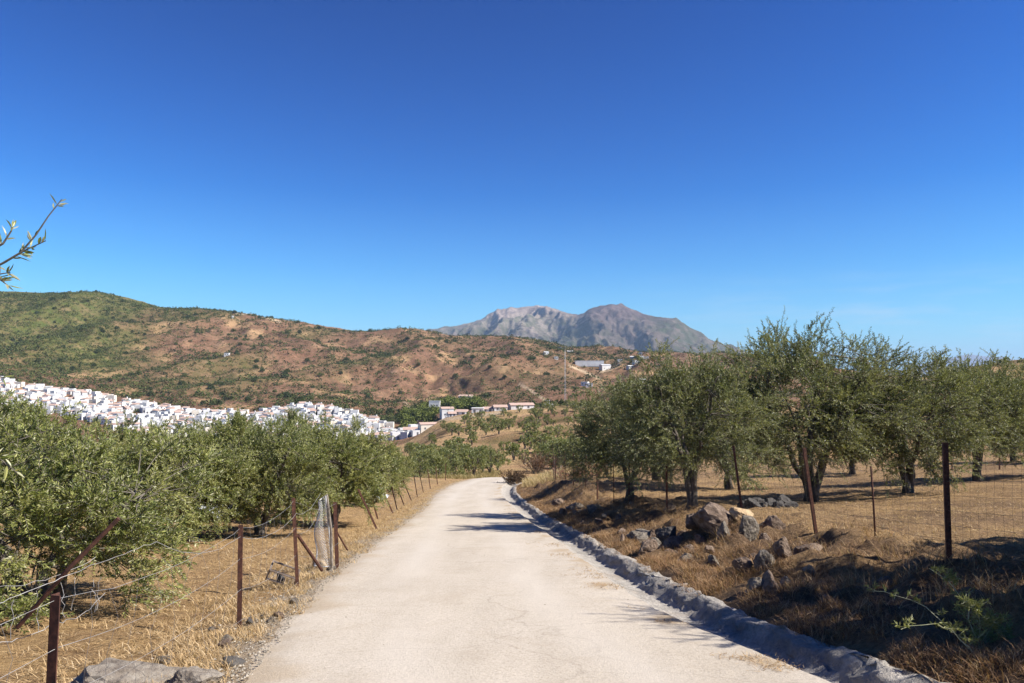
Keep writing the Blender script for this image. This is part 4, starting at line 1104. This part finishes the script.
for k in range(34):
    d_ = float(np.exp(rng.uniform(math.log(8.5), math.log(26)))); x_ = float(xr(d_)) + 1.15 + abs(rng.normal()) * .9; s_ = rng.uniform(.06, .17)
    rock(512 + F * x_ / d_, d_, (s_ * 1.2, s_, s_ * rng.uniform(.6, 1)), ['rock', 'rockgrey', 'rock'][k % 3], 100 + k, 'small rough stone among the dry grass of the right bank', tuple(rng.uniform(0, 3, 3)), .35, gq, 11)
gs = 'small stones along the left verge'
for k in range(16):
    d_ = rng.uniform(5.4, 12.5); x_ = float(xl(d_)) - abs(rng.normal()) * .35 - .06; s_ = rng.uniform(.025, .07)
    rock(512 + F * x_ / d_, d_, (s_ * 1.3, s_, s_ * .8), ['rockgrey', 'rockdark', 'rock'][k % 3], 60 + k, 'small stone lying in the litter of the left verge', (0, 0, rng.uniform(0, 6)), .35, gs)

# ------------------------------------------------------------------ dry grass
STR = np.array([(.22, .138, .068), (.36, .24, .12), (.5, .355, .19), (.62, .48, .3)])
def blades(pts, h, w, lean, rg, pal=STR, bend=.5, kmean=1.5):
    n = len(pts)
    az = rg.uniform(0, 6.283, n); ln = np.clip(rg.normal(lean, .3, n), 0, 1.45)
    D = np.stack([np.cos(az) * np.sin(ln), np.sin(az) * np.sin(ln), np.cos(ln)], 1)
    S = np.stack([-np.sin(az + rg.normal(size=n)), np.cos(az), 0 * az], 1)
    H_ = h * rg.uniform(.5, 1.3, n)
    m = pts + D * (H_ * .55)[:, None]
    tip = pts + D * H_[:, None] + np.stack([np.cos(az), np.sin(az), -.6 + 0 * az], 1) * (H_ * bend * .4)[:, None]
    wd = (w * rg.uniform(.6, 1.4, n))[:, None] / 2
    V = np.stack([pts - S * wd, pts + S * wd, m + S * wd * .8, m - S * wd * .8, tip], 1).reshape(-1, 3)
    b = np.arange(n)[:, None] * 5
    q = b + np.array([[0, 1, 2, 3]]); t = b + np.array([[3, 2, 4]])
    k = np.clip(rg.normal(kmean, .8, n), 0, 2.999); i = k.astype(int); f = (k - i)[:, None]
    c = (pal[i] * (1 - f) + pal[i + 1] * f) * rg.uniform(.85, 1.15, (n, 1))
    return V, q, t, np.repeat(c, 5, 0)
def build_blades(name, sets, label, cat='dry grass'):
    Vs, Q, T_, C = [], [], [], []; n = 0
    for V, q, t, c in sets:
        Vs.append(V); Q.append(q + n); T_.append(t + n); C.append(c); n += len(V)
    o = link(name, mesh_np(name, np.concatenate(Vs), [np.concatenate(Q), np.concatenate(T_)], M['straw'], np.concatenate(C), smooth=False))
    tag(o, label, cat, kind='stuff'); return o
def tufts(n, fx_, fy_, per, spread, rg, keep=None):
    y = fy_(n); x = fx_(n, y)
    if keep is not None:
        k = keep(x, y); x = x[k]; y = y[k]
    x = np.repeat(x, per) + rg.normal(size=len(x) * per) * spread; y = np.repeat(y, per) + rg.normal(size=len(y) * per) * spread
    return np.stack([x, y, ground_z(x, y) - .01], 1)
rg = np.random.default_rng(77)
ly = lambda a, c: (lambda n: a * np.exp(rg.uniform(0, 1, n) * math.log(c / a)))
# left verge
kv = lambda x, y: fbm(x / .8, y / .8, 3, 131) > -.15
pv = tufts(3600, lambda n, y: xl(y) - .1 - np.abs(rg.normal(size=n)) * .55, ly(4, 60), 11, .05, rg, kv)
pv2 = tufts(900, lambda n, y: xl(y) + .12 - np.abs(rg.normal(size=n)) * .2, ly(8, 60), 10, .05, rg, lambda x, y: fbm(x * 0 + 3, y / 1.6, 3, 132) > .12)
build_blades('verge_grass', [blades(pv, .1, .005, .8, rg, kmean=1.8), blades(pv2, .09, .0055, .9, rg)], 'dry straw coloured grass and litter along the left road verge')
# left field stubble and lying straw
ps = tufts(15000, lambda n, y: xl(y) - .7 - rg.uniform(0, 1, n) ** 1.2 * 7.5, ly(4, 34), 4, .03, rg, lambda x, y: fbm(x / 1.2, y / 1.2, 3, 133) > -.3)
ps[:, 2] += .012
pr = tufts(15000, lambda n, y: xr(y) + 3.6 + rg.uniform(0, 1, n) ** 1.2 * 11, ly(6, 42), 4, .03, rg, lambda x, y: fbm(x / 1.2, y / 1.2, 3, 134) > -.3)
pr[:, 2] += .012
build_blades('straw_stubble', [blades(ps, .085, .0055, 1.25, rg, kmean=1.6, bend=.2), blades(pr, .085, .006, 1.2, rg, kmean=1.3, bend=.2)], 'short dry straw and stubble lying over the two fields')
# right bank
kb = lambda x, y: fbm(x / .9, y / .9, 3, 135) > -.28
pb = tufts(7500, lambda n, y: xr(y) + 1.0 + np.abs(rg.normal(size=n)) * 1.2, ly(4.5, 62), 12, .055, rg, kb)
pb2 = tufts(2600, lambda n, y: xr(y) + .86 + rg.uniform(0, 1, n) * .3, ly(4.5, 60), 9, .05, rg, kb)
pb3 = tufts(700, lambda n, y: xr(y) + 2.8 + rg.normal(size=n) * .5, ly(5, 50), 16, .06, rg, lambda x, y: fbm(x / .7, y / .7, 3, 136) > 0)
BNK = np.array([(.115, .06, .033), (.215, .118, .06), (.35, .215, .115), (.5, .36, .215)])
build_blades('bank_grass', [blades(pb, .14, .005, .8, rg, BNK), blades(pb2, .12, .005, .9, rg, BNK), blades(pb3, .24, .0045, .55, rg, BNK, kmean=2)], 'tangled dry brown grass over the right bank between ditch and fence')
# ditch edge litter on the road
pe = tufts(900, lambda n, y: xr(y) - .14 + rg.normal(size=n) * .13, ly(4.5, 40), 10, .05, rg, lambda x, y: (fbm(x * 0 + 9, y / 1.1, 3, 137) > .12) & (x < xr(y) + .02))
pe[:, 2] = base_z(pe[:, 1]) + .026
build_blades('leaf_litter', [blades(pe, .05, .005, 1.4, rg, (STR + BNK) / 2, bend=0)], 'thin dry straw litter along the right road edge', 'litter')
# mound of pale grass beyond the road
pm_ = tufts(4200, lambda n, y: at(1, 1) * 0 + (rg.uniform(508, 625, n) - 512) / F * y, ly(46, 95), 9, .12, rg, lambda x, y: x > xr(y) + 1.4)
PALE = np.array([(.24, .17, .08), (.36, .26, .13), (.47, .36, .19), (.56, .45, .27)])
pm2 = tufts(2000, lambda n, y: (rg.uniform(425, 500, n) - 512) / F * y, ly(62, 120), 9, .12, rg, lambda x, y: (x < xl(y) - .3) | (x > xr(y) + .3) | (y > 98))
GRN = np.array([(.1, .095, .035), (.2, .17, .07), (.36, .27, .13), (.47, .36, .19)])
build_blades('mound_grass', [blades(pm_, .45, .016, .35, rg, PALE, kmean=1.6), blades(pm2, .45, .02, .4, rg, GRN, kmean=1.4)], 'tall pale dry grass past the bend of the road')

# gravel on the verges and a sprinkle on the road
def gravel():
    ys_ = ly(4, 40)(5200); k = rg.random(5200)
    x = np.where(k < .96, xl(ys_) + .12 - np.abs(rg.normal(size=5200)) * .38, xl(ys_) + (xr(ys_) - xl(ys_)) * rg.uniform(.0, 1, 5200))
    on = x > xl(ys_) - .02
    z = np.where(on, base_z(ys_) + .02, ground_z(x, ys_))
    s = rg.lognormal(-4.9, .45, 5200).clip(.003, .016) * np.where(on & (k > .96), .45, 1)
    V0 = np.array([(1, 0, 0), (-1, 0, 0), (0, 1, 0), (0, -1, 0), (0, 0, .8), (0, 0, -.6)], float)
    F0 = np.array([(0, 2, 4), (2, 1, 4), (1, 3, 4), (3, 0, 4), (2, 0, 5), (1, 2, 5), (3, 1, 5), (0, 3, 5)])
    a = rg.uniform(0, 6.28, 5200); c_, s_ = np.cos(a), np.sin(a)
    v = V0[None] * (1 + .35 * rg.normal(size=(5200, 6, 1)).clip(-1, 1)) * s[:, None, None]
    V = np.stack([v[..., 0] * c_[:, None] - v[..., 1] * s_[:, None] + x[:, None], v[..., 0] * s_[:, None] + v[..., 1] * c_[:, None] + ys_[:, None], v[..., 2] + z[:, None]], -1).reshape(-1, 3)
    Fc = (F0[None] + np.arange(5200)[:, None, None] * 6).reshape(-1, 3)
    col = np.repeat(rg.uniform(.2, .5, (5200, 1)) * np.array([[1, .88, .72]]), 6, 0)
    tag(link('gravel', mesh_np('gravel', V, Fc, M['straw'], col)), 'loose gravel along the left road edge', 'gravel', kind='stuff')
gravel()

# ------------------------------------------------------------------ bushes near the road end
def twiggy(seed, h, r, n, col, leaf, name, u, d, label, cat, group=None, leafcols=None, dens=10, rad=.006):
    rg2 = np.random.default_rng(seed); x = at(u, d)
    root = empty(name, (x, d, gz(x, d) - .02)); tag(root, label, cat, group)
    b = MB(); Bs, Ds = [], []
    for k in range(n):
        az = rg2.uniform(0, 6.283); ln = abs(rg2.normal()) * .5 + .1; L = h * rg2.uniform(.6, 1.1)
        d0 = np.array([math.cos(az) * math.sin(ln), math.sin(az) * math.sin(ln), math.cos(ln)])
        st = np.array([rg2.normal() * r * .3, rg2.normal() * r * .3, 0])
        t = np.linspace(0, 1, 5)[:, None]
        line = st + d0 * L * t + np.array([math.cos(az), math.sin(az), -.4]) * L * .25 * t * t + rg2.normal(size=(5, 3)) * .03 * h
        b.tube(line, np.linspace(rad, rad * .4, 5), 4, cap=False)
        q = rg2.uniform(.25, 1, dens); i = np.clip((q * 4).astype(int), 0, 3); f = (q * 4 - i)[:, None]
        Bs.append(line[i] * (1 - f) + line[i + 1] * f); Ds.append(unit(rg2.normal(size=(dens, 3)) + d0))
    b.build('stems', M['twigdark'] if leafcols is None else M['twig'], root)
    B = np.concatenate(Bs); D = np.concatenate(Ds)
    pal = np.array(leafcols or [(.05, .03, .02), (.11, .07, .045)])
    tt = rg2.uniform(0, 1, (len(B), 1)); c = pal[0] * (1 - tt) + pal[1] * tt
    V, Fc, T_ = leaves_mesh(B, D, np.full(len(B), leaf) * rg2.uniform(.6, 1.4, len(B)), np.full(len(B), leaf * .38), rg2, c)
    link('foliage', mesh_np('foliage', V, Fc, M['leaf'] if leafcols else M['straw'], T_), root)
    return root
M['twigdark'] = mat_simple('dry dark stems', [(.3, (.04, .026, .02)), (.7, (.1, .065, .045))], 20, .9, 0)
twiggy(1, 1.0, .6, 90, None, .09, 'dry_bush', 513, 54, 'dark brown dead bush at the right edge of the road bend', 'bush', dens=26)
twiggy(2, .75, .5, 70, None, .08, 'dry_bush', 522, 55, 'smaller dark dead bush touching the brown one at the bend', 'bush', dens=20)
for k, (u_, d_, h_) in enumerate([(566, 46, 1.0), (578, 44, .9), (590, 41, .9), (600, 47, 1.1), (560, 52, 1.), (585, 50, 1.1)]):
    twiggy(10 + k, h_, .5, 40, None, .1, 'red_weed', u_, d_, 'reddish brown dry weeds behind the far fence posts right of the road', 'weed', 'reddish dry weeds by the far fence', [(.2, .085, .05), (.36, .19, .12)], dens=14, rad=.005)
twiggy(30, 3.2, 1.5, 90, None, .2, 'dry_tree', 537, 104, 'reddish brown withered shrub at the left edge of the thicket', 'shrub', None, [(.12, .06, .035), (.24, .13, .075)], dens=26, rad=.02)

# tall green weed at the bottom right
def tall_weed(u, d, tip, label, seed, nleaf=34):
    rg2 = np.random.default_rng(seed); x = at(u, d); z0 = gz(x, d)
    root = empty('green_weed', (x, d, z0)); tag(root, label, 'weed', None)
    o = np.array((x, d, z0)); b = MB(); Bs, Ds = [], []
    for (tu, tv, td, r) in tip:
        e = np.array(P3(tu, tv, td)) - o
        t = np.linspace(0, 1, 9)[:, None]
        line = e * t + np.array([.05, 0, .12]) * np.sin(t * 3.14) + rg2.normal(size=(9, 3)) * .008
        b.tube(line, np.linspace(r, r * .4, 9), 5, cap=False)
        for k in range(nleaf):
            q = rg2.uniform(.08, 1); i = min(int(q * 8), 7); p = line[i] + (line[i + 1] - line[i]) * (q * 8 - i)
            az = rg2.uniform(0, 6.28); d_ = unit(np.array([math.cos(az), math.sin(az), rg2.uniform(.2, .8)]))
            L = rg2.uniform(.06, .16) * (1.2 - .7 * q)
            b.tube([p, p + d_ * L], .0012, 3, cap=False)
            for m_ in range(14):
                Bs.append(p + d_ * L * rg2.uniform(.3, 1.05)); Ds.append(unit(d_ + rg2.normal(size=3) * .9))
    b.build('stems', M['stem'], root)
    B = np.array(Bs); D = np.array(Ds); n = len(B)
    tt = rg2.uniform(0, 1, (n, 1)); c = np.array((.15, .165, .045)) * (1 - tt) + np.array((.3, .29, .1)) * tt
    V, Fc, T_ = leaves_mesh(B, D, rg2.uniform(.025, .055, n), np.full(n, .009), rg2, c)
    link('leaf_sprays', mesh_np('leaf_sprays', V, Fc, M['leaf'], T_), root)
M['stem'] = mat_simple('pale green stems', [(.3, (.26, .27, .13)), (.7, (.45, .44, .28))], 20, .7, 0)
tall_weed(972, 6.5, [(925, 568, 6.7, .006), (990, 620, 6.3, .004), (1006, 640, 6.6, .004), (955, 600, 6.2, .004)], 'tall green feathery weed in the shade at the bottom right corner', 3)
tall_weed(968, 6.1, [(893, 625, 6.1, .005), (865, 588, 6.8, .004)], 'green weed with long thin stems leaning left over the ditch', 4, 12)

# ------------------------------------------------------------------ olive tree leaning in at the left
def near_olive():
    rg2 = np.random.default_rng(5)
    bx, by = -4.3, 3.2
    root = empty('olive_tree', (bx, by, gz(bx, by))); tag(root, 'olive tree outside the left edge whose twigs reach into the sky at the top left', 'olive tree', gL)
    o = np.array(root.location)
    tr = MB()
    tr.tube([np.array((0, 0, -.2)), np.array((.05, .02, .6)), np.array((-.03, .05, 1.3)), np.array((.05, .1, 1.9))], [.16, .12, .1, .07], 10)
    limbs = [[(-4.25, 3.25, -.4), (-3.6, 3.3, -.05), (-3.0, 3.3, .2), (-2.5, 3.3, .36)], [(-4.25, 3.25, -.4), (-4.6, 3.5, .4), (-4.7, 3.4, .9)], [(-4.25, 3.2, -.5), (-4.0, 2.8, .3), (-3.8, 2.6, .8)],
             [(-4.2, 3.2, -.8), (-3.4, 3.2, -.55), (-2.75, 3.2, -.35)], [(-4.25, 3.25, -.4), (-4.3, 3.9, .2), (-4.4, 4.3, .6)]]
    for L in limbs: tr.tube(np.array(L) - o, np.linspace(.045, .014, len(L)), 7)
    tr.build('trunk', M['bark'], root, smooth=True)
    tw = []
    d = 3.3
    tw += [[P3(-60, 290, d), P3(0, 263, d), P3(18, 252, d), P3(33, 234, d), P3(45, 215, d), P3(58, 198, d)],
           [P3(-30, 278, d), P3(2, 262, d), P3(22, 250, d), P3(43, 240, d)],
           [P3(-30, 260, 3.35), P3(0, 243, 3.35), P3(8, 230, 3.35), P3(9, 226, 3.35)],
           [P3(-40, 300, 3.3), P3(-10, 275, 3.3), P3(8, 272, 3.3)], [P3(-40, 260, 3.3), P3(-8, 275, 3.3), P3(6, 285, 3.3)],
           [P3(-60, 380, 3.2), P3(-20, 372, 3.2), P3(6, 378, 3.2)], [P3(-60, 440, 3.2), P3(-10, 448, 3.2), P3(20, 472, 3.2)], [P3(-60, 470, 3.2), P3(-15, 462, 3.2), P3(8, 458, 3.2)]]
    n_vis = len(tw)
    for L in limbs:
        for s in np.linspace(.4, 1, 5):
            i = min(int(s * (len(L) - 1)), len(L) - 2); f = s * (len(L) - 1) - i
            p = np.array(L[i]) * (1 - f) + np.array(L[i + 1]) * f
            for k in range(7):
                dd = unit(rg2.normal(size=3) + np.array([-.5, 0, .4])); q = p + dd * .5
                if q[0] / q[1] * F + 512 > -25: continue
                tw.append([p, p + dd * .2, p + dd * .35, q])
    b = MB(); V_, C_ = [], []; Fq = []
    n = 0
    for k, L in enumerate(tw):
        L = np.array(L); b.tube(L - o, np.linspace(.006, .002, len(L)), 5, cap=False)
        seg = len(L) - 1; m = 16 if k == 0 else 12
        for j in range(m):
            q = rg2.uniform(.3, 1) if k < n_vis else rg2.uniform(.1, 1)
            if k == 0: q = rg2.choice([rg2.uniform(.84, 1), rg2.uniform(.45, .62), rg2.uniform(.15, .4)])
            i = min(int(q * seg), seg - 1); f = q * seg - i
            p = L[i] * (1 - f) + L[i + 1] * f; t = unit(L[i + 1] - L[i])
            dd = unit(t * rg2.uniform(.3, 1) + unit(np.cross(t, rg2.normal(size=3))) * .8)
            ln = rg2.uniform(.035, .068); w = ln * .2
            s = unit(np.cross(dd, rg2.normal(size=3))); nn = np.cross(dd, s)
            base = p - o
            vs = [base, base + dd * ln * .3 + s * w * .45 - nn * .002, base + dd * ln * .65 + s * w * .42 - nn * .003, base + dd * ln, base + dd * ln * .65 - s * w * .42 - nn * .003, base + dd * ln * .3 - s * w * .45 - nn * .002, base + dd * ln * .3 + nn * .002, base + dd * ln * .65 + nn * .001]
            V_ += vs; c = PAL_L[rg2.choice([1, 2, 3, 4], p=[.3, .25, .2, .25])] * rg2.uniform(.8, 1.2); C_ += [c] * 8
            Fq += [(n, n + 1, n + 6), (n, n + 6, n + 5), (n + 1, n + 2, n + 7), (n + 1, n + 7, n + 6), (n + 6, n + 7, n + 4), (n + 6, n + 4, n + 5), (n + 2, n + 3, n + 7), (n + 7, n + 3, n + 4)]
            n += 8
    b.build('twigs', M['twig'], root)
    link('crown', mesh_np('crown', np.array(V_), np.array(Fq), M['leaf'], np.array(C_)), root)
near_olive()

# ------------------------------------------------------------------ air
def haze():
    b = MB(); z0, z1 = -175, 730
    b.box((0, 13500, (z0 + z1) / 2), (52000, 27600, z1 - z0))
    m = bpy.data.materials.new('thin summer haze'); m.use_nodes = True; nt = m.node_tree
    for n in list(nt.nodes):
        if n.type == 'BSDF_PRINCIPLED': nt.nodes.remove(n)
    v = nt.nodes.new('ShaderNodeVolumePrincipled'); v.inputs['Density'].default_value = HAZE; v.inputs['Color'].default_value = (.52, .72, 1, 1)
    v.inputs['Anisotropy'].default_value = 0
    nt.links.new(v.outputs[0], nt.nodes['Material Output'].inputs['Volume'])
    o = b.build('haze', m); tag(o, 'thin bluish summer haze over the valley and mountains', 'haze', kind='stuff')
HAZE = 4.2e-5
haze()

# ------------------------------------------------------------------ light, sky, camera
AZ, EL = R_(104), R_(42)
S = Vector((math.cos(EL) * math.sin(AZ), math.cos(EL) * math.cos(AZ), math.sin(EL)))
L = bpy.data.lights.new('sun', 'SUN'); L.energy = 5.0; L.angle = R_(.53); L.color = (1, .95, .87)
lo = bpy.data.objects.new('sun', L); COL.objects.link(lo); lo.rotation_euler = S.to_track_quat('Z', 'Y').to_euler()
w = bpy.data.worlds.new('World'); SC.world = w; w.use_nodes = True; nt = w.node_tree
bg = nt.nodes['Background']; sky = nt.nodes.new('ShaderNodeTexSky'); sky.sky_type = 'NISHITA'; sky.sun_disc = False
sky.sun_elevation = EL; sky.sun_rotation = AZ; sky.altitude = 400; sky.air_density = 1.0; sky.dust_density = .05; sky.ozone_density = 3.0
# deep polarised-looking blue: contrast of the sky curve raised, then back to scale
EXPO = 1.0; E_ = 2 ** EXPO
k1 = mixc(nt, 1.0, sky.outputs[0], (.098, .135, .148), 'MULTIPLY')
ga = nt.nodes.new('ShaderNodeGamma'); ga.inputs[1].default_value = 2.1; nt.links.new(k1, ga.inputs[0])
d1 = mixc(nt, 1.0, ga.outputs[0], (1.0, 1.42, 1.8), 'MULTIPLY')
den = nt.nodes.new('ShaderNodeVectorMath'); den.operation = 'MULTIPLY_ADD'; den.inputs[1].default_value = (.35, .35, .35); den.inputs[2].default_value = (1, 1, 1); nt.links.new(d1, den.inputs[0])
dv = nt.nodes.new('ShaderNodeVectorMath'); dv.operation = 'DIVIDE'; nt.links.new(d1, dv.inputs[0]); nt.links.new(den.outputs[0], dv.inputs[1])
vm = nt.nodes.new('ShaderNodeVectorMath'); vm.operation = 'SCALE'; vm.inputs['Scale'].default_value = 10 / E_; nt.links.new(dv.outputs[0], vm.inputs[0])
nt.links.new(vm.outputs[0], bg.inputs[0]); bg.inputs[1].default_value = .1
# faint cirrus low on the right
tc = nt.nodes.new('ShaderNodeTexCoord'); sx = nt.nodes.new('ShaderNodeSeparateXYZ'); nt.links.new(tc.outputs['Generated'], sx.inputs[0])
mpw = nt.nodes.new('ShaderNodeMapping'); mpw.inputs['Scale'].default_value = (3, 3, 26); mpw.inputs['Rotation'].default_value = (0, R_(-6), 0); nt.links.new(tc.outputs['Generated'], mpw.inputs[0])
cn = ramp(nt, noise(nt, 2.2, 6, .6, mpw.outputs[0]), [(.47, (0, 0, 0)), (.75, (1, 1, 1))])
band = ramp(nt, sx.outputs[2], [(.005, (0, 0, 0)), (.04, (1, 1, 1)), (.075, (1, 1, 1)), (.13, (0, 0, 0))])
side = ramp(nt, sx.outputs[0], [(.12, (0, 0, 0)), (.4, (1, 1, 1))])
cm = math_(nt, 'MULTIPLY', math_(nt, 'MULTIPLY', cn, band), math_(nt, 'MULTIPLY', side, .4))
low = ramp(nt, sx.outputs[2], [(0, (.5, .5, .5)), (.06, (.3, .3, .3)), (.13, (.1, .1, .1)), (.22, (0, 0, 0))])
pale = mixc(nt, low, vm.outputs[0], (.42 * 10 / E_, .62 * 10 / E_, .9 * 10 / E_))
nt.links.new(mixc(nt, cm, pale, (3.6, 4.1, 4.8)), bg.inputs[0])

cam = bpy.data.cameras.new('camera'); cam.sensor_width = 36; cam.lens = F / 1024 * 36; cam.clip_start = .05; cam.clip_end = 60000
co = bpy.data.objects.new('camera', cam); COL.objects.link(co); co.location = (0, 0, 0)
co.rotation_euler = (R_(90) + math.atan((HZ - 341.5) / F), 0, 0); SC.camera = co
vs = SC.view_settings; vs.view_transform = 'Standard'; vs.look = 'None'; vs.exposure = EXPO; vs.gamma = 1; vs.use_curve_mapping = False
SC.render.engine = 'CYCLES'
cy = SC.cycles; cy.max_bounces = 6; cy.diffuse_bounces = 3; cy.glossy_bounces = 2; cy.transmission_bounces = 3; cy.volume_bounces = 0; cy.transparent_max_bounces = 4
cy.use_denoising = True; cy.sample_clamp_indirect = 4
